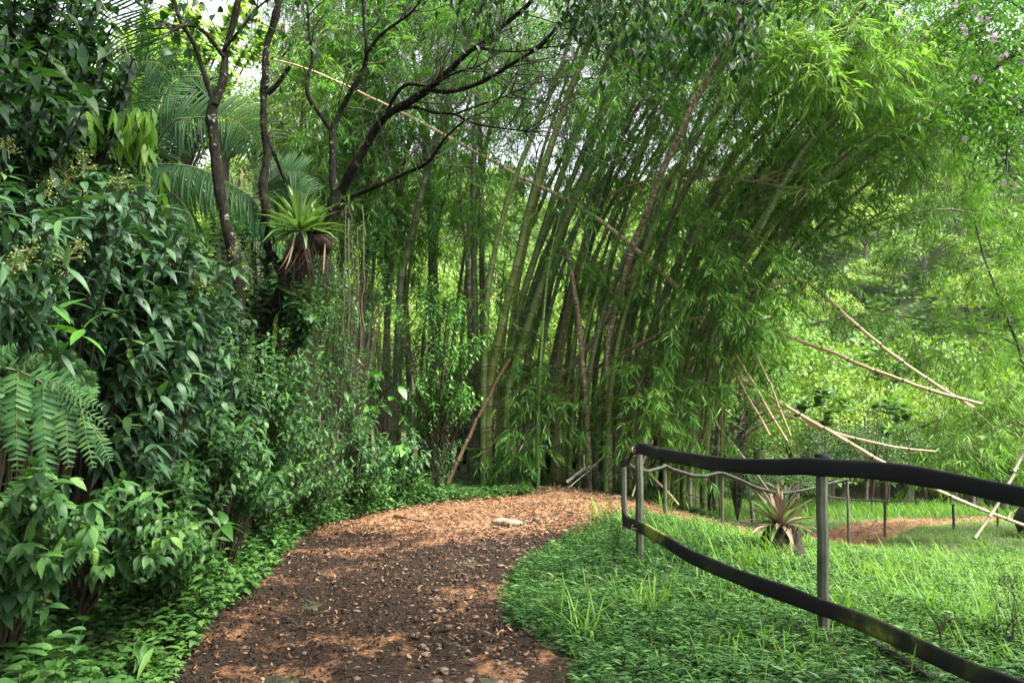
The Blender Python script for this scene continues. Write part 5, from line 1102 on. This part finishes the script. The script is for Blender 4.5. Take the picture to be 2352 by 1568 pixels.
# cap on the near post
p = Q(1889, 1046, 5.05); g = Geo(); tubes(g, np.array([p + [0, 0, -.03], p + [0, 0, .0], p + [0, 0, .012]]), np.array([.043, .045, .036]), 10, cap=True); part(g, 'post_cap', M['rubber'], fence)
def strap(pts, h, t, mat, name, twist=None, n=90):
    """flat hose of height h and thickness t along pts; twist rolls it round its own length"""
    C = resample([Q(*p) for p in pts], n); T = nrm(np.gradient(C, axis=0))
    up = np.array([0, 0, 1.]); S = nrm(np.cross(T, up)); Up = np.cross(S, T)
    a = np.zeros(n) if twist is None else np.interp(np.linspace(0, 1, n), *zip(*twist))
    A = Up * np.cos(a)[:, None] + S * np.sin(a)[:, None]; B = -Up * np.sin(a)[:, None] + S * np.cos(a)[:, None]
    th = np.linspace(0, 2*np.pi, 14, endpoint=False)
    cx = np.sign(np.cos(th)) * np.abs(np.cos(th))**.55 * h / 2; cy = np.sign(np.sin(th)) * np.abs(np.sin(th))**.8 * t / 2
    q_ = np.linspace(0, 1, n) * 26 + U(0, 50); C = C + Up * (noise(q_, q_ * 0, .35) * .010 + noise(q_, q_ * 0 + 9, 1.1) * .003)[:, None] + S * (noise(q_, q_ * 0 + 20, .5) * .006)[:, None]
    hv = (1 + .05 * noise(q_, q_ * 0 + 31, .8))[:, None, None]; a = a + .12 * noise(q_, q_ * 0 + 40, .3); A = Up * np.cos(a)[:, None] + S * np.sin(a)[:, None]; B = -Up * np.sin(a)[:, None] + S * np.cos(a)[:, None]
    V = C[:, None] + A[:, None] * cx[None, :, None] * hv + B[:, None] * cy[None, :, None]
    g = Geo(); i = np.arange(n - 1)[:, None] * 14 + np.arange(14)[None]; j = np.arange(n - 1)[:, None] * 14 + (np.arange(14)[None] + 1) % 14
    g.add(V.reshape(-1, 3), np.stack([i, j, j + 14, i + 14], -1).reshape(-1, 4))
    return part(g, name, M[mat], fence)
o_ = -.055
strap([(2900,1215,3.2),(2620,1178,3.6),(2352,1138,4.05),(2200,1109,4.36),(2040,1085,4.70),(1885,1074,4.98),(1780,1073,5.3),(1690,1068,5.75),(1600,1056,6.3),(1530,1043,6.85),(1480,1031,7.3),(1466,1029,7.42),(1456,1035,7.6),(1449,1047,7.8),(1444,1057,8.1),(1436,1061,8.55),(1431,1062,8.66)], .108, .030, 'rubber', 'upper_strap', [(0,0),(.45,.05),(.62,.25),(.80,.35),(.9,.5),(.95,.7),(1,.2)], 130)
strap([(2900,1800,2.85),(2620,1700,3.2),(2352,1588,3.78),(2200,1527,4.1),(2040,1454,4.55),(1880,1394,4.98),(1780,1357,5.3),(1680,1318,5.75),(1590,1276,6.35),(1520,1238,6.9),(1480,1216,7.3),(1466,1210,7.40),(1450,1203,7.7),(1438,1196,8.2),(1433,1186,8.6)], .108, .030, 'rubber', 'lower_strap', [(0,0),(.4,.1),(.6,.3),(.8,.15),(1,.1)], 120)
for pts in ([(1436,1062,8.7),(1455,1075,9.6),(1480,1082,10.4),(1505,1078,11.2),(1527,1070,11.86)], [(1527,1070,11.86),(1560,1083,12),(1600,1093,12.1),(1630,1091,12.25),(1657,1086,12.36)], [(1657,1086,12.36),(1700,1103,12.5),(1750,1124,12.7),(1800,1132,12.85),(1850,1126,13),(1900,1112,13.1),(1947,1101,13.16)]):
    strap(pts, .07, .04, 'strap_grey', 'far_strap', [(0, 1.0), (1, .9)], 40)
strap([(1905,1142,14.2),(1980,1148,14.9),(2031,1151,15.15),(2110,1151,15.6)], .03, .025, 'strap_grey', 'thin_rail', None, 30)

def tie(px, py, d, w):
    c = Q(px, py, d); a = np.linspace(0, 2 * np.pi, 22); g = Geo()
    for dz in (-.012, .010):
        P = c + np.stack([np.cos(a) * w, np.sin(a) * w * 1.25 + .015, .02 * np.sin(a + 1) + dz], 1); tubes(g, P, np.full(22, .0028), 5)
    part(g, 'wire_tie', M['straw_twig'], fence)
tie(1885, 1074, 5.04, .062); tie(1881, 1394, 5.04, .062); tie(1468, 1030, 7.45, .062); tie(1467, 1210, 7.45, .062)
# ------------------------------------------------------------------ stones, sticks
c = gpt(*Q(1172, 1192, 9.6)[:2])
def ground_px(px, py):
    lo, hi = 2.5, 40.
    for _ in range(50):
        m = (lo + hi) / 2; p = Q(px, py, m)
        if p[2] > HG(p[0], p[1]): lo = m
        else: hi = m
    return gpt(*Q(px, py, lo)[:2])
c = ground_px(1172, 1208); g = Geo()
blob(g, c + np.array([.03, 0, .035]), (.13, .10, .05), 31, .28); blob(g, c + np.array([-.10, .08, .04]), (.13, .08, .045), 33, .25)
root = thing('flat_stone', 'pale flat stone lying in the middle of the path bend', 'stone', c); part(g, 'stone', M['stone'], root)
c = ground_px(1420, 1146); g = Geo(); blob(g, c + np.array([0, 0, .02]), (.12, .1, .05), 36, .3)
root = thing('flat_stone', 'small tan stone at the far right of the bend beside the grass', 'stone', c); part(g, 'stone', M['stone'], root)
c = ground_px(2375, 1235); g = Geo(); blob(g, c + np.array([.45, .2, .30]), (.62, .5, .48), 41, .22)
root = thing('boulder', 'dark boulder at the right picture edge below the dead canes', 'boulder', c); part(g, 'stone', M['boulder'], root)
def stick(pts, r, label, mat='dark_bark', name='fallen_stick', lift=.012):
    P = np.array([ground_px(*p) for p in pts]); P[:, 2] += lift + r
    root = thing(name, label, 'stick', P[0]); g = Geo(); C = resample(P, 14); tubes(g, C, r * np.linspace(1, .5, 14) * (1 + N(.08, 14)), 6, cap=True); part(g, 'stick', M[mat], root)
stick([(905,1190),(940,1197),(985,1206)], .016, 'dark straight stick lying on the left of the path bend')
stick([(650,1420),(690,1432),(735,1436)], .005, 'thin pale twig on the path beside the left verge', 'stem')
stick([(2010,1508),(2050,1530),(2100,1562),(2140,1590)], .022, 'dark rotten branch lying under the lower strap at the bottom edge', lift=.05)
stick([(620,1316),(660,1322),(720,1326)], .005, 'thin pale twig lying near the narrowing verge', 'stem')
# forked dry twig standing in the grass
c = ground_px(2160, 1490); root = thing('forked_twig', 'dark forked twig sticking out of the grass near the lower right', 'stick', c); g = Geo()
for pts in ([c, c + [0, 0, .12], c + [-.05, 0, .2]], [c + [0, 0, .10], c + [.05, 0, .17], c + [.12, 0, .18]]): tubes(g, resample(pts, 8), np.linspace(.010, .005, 8), 5)
part(g, 'stick', M['dark_bark'], root)
# thorny dry weed, lower right
c = ground_px(2320, 1490); root = thing('dry_weed', 'dark thorny leafless weed at the lower right edge', 'weed', c); g = Geo(); tp = []
for i in range(9):
    P = [c]; d = nrm(np.array([U(-.6, .5), U(-.3, .3), 1.]))
    for j in range(9): d = nrm(d + N(.25, 3)); P.append(P[-1] + d * .055)
    P = np.array(P); tubes(g, P, np.linspace(.003, .001, 10), 4); tp += twigs(g, P, 4, .18, .0018, 1, .1)
part(g, 'branchwork', M['dark_bark'], root); g = Geo(); tip_leaves(g, tp, 2, KITE, (.01, .02), (.006, .012), .2, .01, .2); part(g, 'foliage', M['dark_leaf'], root)
# tall grass tufts
GT = 'taller grass tufts'
tl = [(1440,1215,'tall grass tuft drooping round the fence corner posts'),(1385,1200,'pale grass tuft leaning over the path at the bend'),(1530,1175,'tall grass tuft behind the fence corner'),(1560,1260,'grass tuft growing through the lower strap near the corner'),(1640,1330,'arching grass tuft in front of the lower strap'),(1720,1300,'bright grass tuft behind the sagging lower strap'),(1790,1290,'bright grass tuft below the stump bromeliad'),(1850,1260,'grass tuft right of the stump'),(1930,1440,'grass tuft at the foot of the near post'),(2040,1330,'tall bright grass tuft in the open meadow right of the near post'),(2110,1310,'tall dark bladed tuft in mid meadow'),(2170,1290,'tall tuft near the middle of the meadow'),(2260,1270,'tall tuft before the leaning grey cane'),(2060,1400,'tall grass tuft above the lower strap, right of the near post'),(2150,1420,'tall grass tuft farther right above the lower strap'),(2280,1460,'tuft of long grass beside the dry weed'),(1330,1470,'isolated arching grass tuft near the path edge'),(1480,1420,'thin arching tuft among the low weeds')]
for px, py, lab in tl:
    c = ground_px(px, py); n = 34; g = Geo(); x = c[0] + N(.07, n); y = c[1] + N(.07, n)
    blades(g, x, y, (.2, .5), (.007, .013), 1.3, .55, .35)
    root = thing('grass_tuft', lab, 'grass tuft', c, GT); part(g, 'blade', M['grass'], root)

# ------------------------------------------------------------------ woods behind: shared crowns
def crown_mesh(seed, nb, per, Ls, flat=.8, tm=KITE):
    rs = np.random.default_rng(seed); g = Geo()
    for i in range(nb):
        d = rs.normal(size=3); d /= np.linalg.norm(d); d[2] = abs(d[2]) * 1.1 - .25
        c = d * rs.uniform(.45, .9) * np.array([1, 1, flat]); r = rs.uniform(.22, .42)
        k = per; u = rs.normal(size=(k, 3)); u /= np.linalg.norm(u, axis=1)[:, None]; u[:, 2] = np.abs(u[:, 2]) * 1.0 - .35
        p = c + u * r * rs.uniform(.65, 1.05, (k, 1)) * np.array([1, 1, .8])
        nn = nrm(u + rs.normal(0, .55, (k, 3)) + np.array([0, 0, .5]))
        dd = nrm(np.cross(nn, rs.normal(size=(k, 3))))
        leaves(g, p, dd + np.array([0, 0, -.25]), nn, rs.uniform(.6, 1.3, k) * Ls, rs.uniform(.5, 1.0, k) * Ls * .62, tm, .4, np.clip(rs.uniform(.25, .75) + rs.normal(0, .16, k), 0, 1))
    return g
def trunk_geo(seed, h):
    rs = np.random.default_rng(seed); g = Geo()
    C = resample([(0, 0, -h - .3), (rs.uniform(-.1, .1), rs.uniform(-.1, .1), -h * .5), (0, 0, 0)], 8); tubes(g, C, np.linspace(.075, .04, 8), 6)
    for i in range(6):
        d = rs.normal(size=3); d /= np.linalg.norm(d); d[2] = abs(d[2]) * .6 + .1
        tubes(g, resample([(0, 0, -.25), d * .35 + [0, 0, -.05], d * .75], 6), np.linspace(.03, .008, 6), 4)
    return g
CM = []
for i in range(7):
    far = i < 4
    g = crown_mesh(50 + i, 22 if far else 30, 130 if far else 170, .075 if far else .05, .8 if i % 2 else .95, KITE if far else tm_kite(.42)); CM.append((g.mesh('crown'), trunk_geo(70 + i, 1.6).mesh('trunk')))
    CM[-1][0].materials.append(M['hill']); CM[-1][1].materials.append(M['far_bark'])
HM = {}
for nm, cols in (('a', [(.05,.13,.016),(.085,.185,.02),(.125,.23,.028),(.18,.28,.04)]), ('b', [(.09,.18,.022),(.135,.24,.03),(.19,.29,.042),(.25,.32,.07)]), ('c', [(.028,.07,.02),(.045,.10,.025),(.07,.14,.032)])):
    HM[nm] = leaf_mat('tree_leaf_' + nm, cols, .35, (1.25,1.25,.55), .55, spec=.35)
def tree_inst(x, y, R, var, label, group, hm='a', name='forest_tree', lift=1.15):
    cm, tm_ = CM[var]
    root = thing(name, label, 'tree', gpt(x, y), group)
    sx, sy, sz = R * U(.9, 1.15), R * U(.9, 1.15), R * U(.85, 1.2); rz = U(0, 6.28)
    for m, nm in ((cm, 'crown'), (tm_, 'trunk')):
        o = bpy.data.objects.new(nm, m); col.objects.link(o); o.parent = root; o.location = (0, 0, sz * lift); o.scale = (sx, sy, sz); o.rotation_euler = (0, 0, rz)
        if nm == 'crown': o.material_slots[0].link = 'OBJECT'; o.material_slots[0].material = HM[hm]
    return root
# hillside
labs = {'a': 'mid green round crowned tree of the far wooded hillside', 'b': 'pale yellow green tree of the far wooded hillside', 'c': 'dark crowned tree of the far wooded hillside'}
pts = []
for r in np.arange(54, 190, 8.0):
    for x in np.arange(-150, 190, 7.0 * (1 + r / 220)):
        a = x + U(-3, 3); y = math.sqrt(max(r * r - a * a * .6, 400)) + U(-3, 3)
        if abs(a) > .72 * y + 4: continue
        px = 1176 + a / y * FP
        if px < 500 and r > 120: continue
        pts.append((a, y))
for a, y in pts:
    h = rng.choice(['a', 'b', 'c'], p=[.38, .50, .12]); tree_inst(a, y, U(3.4, 5.6), rng.integers(0, 4), labs[h], 'trees of the far wooded hillside, ' + {'a': 'mid green', 'b': 'pale', 'c': 'dark'}[h], h, lift=.85)
n = 90000; a_ = U(-.75, .75, n); y = 42 + 120 * U(0, 1, n)**1.1; x = a_ * y; z = HG(x, y)
g = Geo(); bl = .5 + .5 * noise(x, y, .35)
leaves(g, np.stack([x, y, z + U(.1, 1.0, n) + 1.8 * bl], 1), rdir(n, -.6, .5), nrm(np.array([0, -.3, 1.]) + rdir(n) * .8), U(.5, 1.1, n), U(.35, .7, n), KITE, .4, np.clip(.2 + .6 * bl + N(.15, n), 0, 1))
HMA = leaf_mat('wood_leaf', [(.03,.09,.018),(.06,.14,.024),(.11,.20,.035)], .35, (1.25,1.25,.55), .55, spec=.25)
tag(g.build('hillside_thicket', HMA), 'thicket covering the far hillside between its trees', 'wood', kind='stuff')
# dark bushes added behind the bamboo feet, their leaf colour standing in for shade
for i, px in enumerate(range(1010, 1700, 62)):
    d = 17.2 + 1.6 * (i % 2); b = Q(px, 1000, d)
    shrub('clump_shade_bush', ['added dark bush deep behind the bamboo feet', 'added dark bush farther back behind the bamboo feet'][i % 2], 'bush', gpt(b[0], d), tips_px(px, 970, d, 70, 130, 34, .5), 'dark_leaf', OVATE, (.10, .17), (.05, .08), ['dark bushes right behind the bamboo feet', 'dark bushes farther behind the bamboo feet'][i % 2], per=16, seg=.8, droop=.5, tone=.3, pend=.3)
# middle distance, across the dip and behind the clump
lm = {'a': 'mid green tree in the dip beyond the path', 'b': 'bright pale tree in the dip beyond the path', 'c': 'dark tree in the dip beyond the path'}
for i in range(96):
    y = U(22, 52); x = y * U(-.72, .72)
    px = 1176 + x / y * FP
    h = rng.choice(['a', 'b', 'c'], p=[.5, .35, .15]); tree_inst(x, y, U(2.2, 3.9), rng.integers(4, 7), lm[h], 'trees in the dip beyond the path, ' + {'a': 'mid green', 'b': 'bright', 'c': 'dark'}[h], h, lift=U(.9, 1.5))
# tall trees seen between the upper left trunks
for i, (px, py, d, R, h) in enumerate([(330,260,19,2.0,'b'),(420,330,21,2.3,'a'),(520,260,20,2.2,'b'),(590,340,22,2.2,'a'),(700,330,23,2.2,'a'),(740,150,25,2.4,'a'),(380,420,18,1.8,'a'),(660,420,20,1.8,'b')]):
    p = Q(px, py, d); gz_ = float(HG(p[0], p[1])); tree_inst(p[0], p[1], R, 4 + i % 3, {'a': 'tall green tree standing behind the palm and mossy trunks', 'b': 'tall bright tree standing behind the palm and mossy trunks'}[h], 'tall trees behind the palm, ' + {'a': 'green', 'b': 'bright'}[h], h, 'tall_tree', lift=(p[2] - gz_) / R)
# dark understory just beyond the far path
for i, (px, d, R, h, lab) in enumerate([(1720,19.5,1.0,'c','dark bush behind the hanging dead canes'),(1800,20.5,1.2,'c','dark bush right of the hanging dead canes'),(1890,22.5,1.5,'c','shaded bush above the start of the far path'),(1990,23.5,1.6,'c','shaded bush beyond the far path, behind the near post'),(2090,24,1.7,'c','dark rounded bush in the middle of the far bank'),(2190,24.2,1.7,'c','dark bush right of the middle of the far bank'),(2290,24.5,1.8,'a','bush at the right end of the far bank'),(2380,24,1.8,'c','bush of the far bank at the right picture edge'),(1950,27,2.2,'a','taller green bush behind the far bank, left'),(2120,28,2.4,'a','taller green bush behind the far bank, middle'),(2270,28,2.4,'a','taller green bush behind the far bank, right'),(1830,25,1.8,'a','green bush between clump and far bank')]):
    p = Q(px, 1000, d); tree_inst(p[0], p[1], R, 4 + i % 3, lab, 'bushes of the far bank', h, 'bank_bush', lift=.75)
# big leaf shrubs with yellow tips
for px, py, d, lab in [(2010,850,22,'big leaved shrub with yellow young tips, under the crossing dead canes'),(2045,950,21.5,'big leaved shrub with yellow tips in the dark of the far bank'),(1895,935,21,'single yellow tipped big leaf shoot left of the far bank')]:
    T = tips_px(px, py, d, 60, 50, 9, .4); b = Q(px, 1000, d)
    r = shrub('big_leaf_shrub', lab, 'shrub', gpt(b[0], d + .3), T, 'mid_leaf', OVATE, (.28, .42), (.13, .2), 'yellow tipped shrubs of the far bank', per=8, whorl=4, seg=.25, droop=.4, tone=.4, pend=0)
    for q in T:
        g = Geo(); T2 = np.repeat(q[None], 5, 0); leaves(g, T2, rdir(5, .3, 1), rdir(5), U(.18, .3, 5), .09, OVATE, .3, U(.4, 1, 5)); part(g, 'young_leaf', M['lime_leaf'], r)

# ------------------------------------------------------------------ humid air
HAZE = .0001
if HAZE:
    xs_, zs_ = 300., (-14., 95.)
    V = np.array([(x, y, z) for z in zs_ for x, y in ((-xs_, -40), (xs_, -40), (xs_, 320), (-xs_, 320))]); g = Geo()
    g.add(V, [(3, 2, 1, 0), (4, 5, 6, 7), (0, 1, 5, 4), (1, 2, 6, 5), (2, 3, 7, 6), (3, 0, 4, 7)])
    nt = NT('haze_air'); pv = nt.n('ShaderNodeVolumePrincipled', i={'Color': (.93, .97, 1, 1), 'Density': HAZE, 'Anisotropy': .2}); nt.l(pv, 0, nt.n('ShaderNodeOutputMaterial'), 'Volume')
    o = g.build('haze', nt.m, smooth=False); tag(o, 'thin humid haze over the far hillside', 'haze', kind='stuff')
# ------------------------------------------------------------------ daylight
w = bpy.data.worlds.new('World'); scene.world = w; w.use_nodes = True
wt = w.node_tree; wt.nodes.clear()
SUN_EL, SUN_AZ = math.radians(55), math.radians(112)      # azimuth from +Y towards +X
sk = wt.nodes.new('ShaderNodeTexSky'); sk.sky_type = 'NISHITA'; sk.sun_disc = False; sk.sun_elevation = SUN_EL; sk.sun_rotation = SUN_AZ; sk.air_density = 1.; sk.dust_density = 4.; sk.ozone_density = 1.
hs = wt.nodes.new('ShaderNodeHueSaturation'); hs.inputs['Saturation'].default_value = .22; hs.inputs['Value'].default_value = 1.
bg = wt.nodes.new('ShaderNodeBackground'); bg.inputs['Strength'].default_value = .08
wo = wt.nodes.new('ShaderNodeOutputWorld')
wt.links.new(sk.outputs[0], hs.inputs['Color']); wt.links.new(hs.outputs[0], bg.inputs['Color']); wt.links.new(bg.outputs[0], wo.inputs['Surface'])
sd = bpy.data.lights.new('sun', 'SUN'); sd.energy = 2.7; sd.angle = math.radians(18); sd.color = (1, .96, .88)
so = bpy.data.objects.new('sun', sd); col.objects.link(so)
dv = Vector((math.sin(SUN_AZ) * math.cos(SUN_EL), math.cos(SUN_AZ) * math.cos(SUN_EL), math.sin(SUN_EL)))
so.rotation_euler = (-dv).to_track_quat('-Z', 'Y').to_euler()
scene.view_settings.view_transform = 'Standard'; scene.view_settings.look = 'None'; scene.view_settings.gamma = 1; scene.view_settings.exposure = EXPO
scene.cycles.max_bounces = 8; scene.cycles.diffuse_bounces = 4; scene.cycles.transmission_bounces = 6; scene.cycles.glossy_bounces = 2
scene.cycles.use_denoising = True
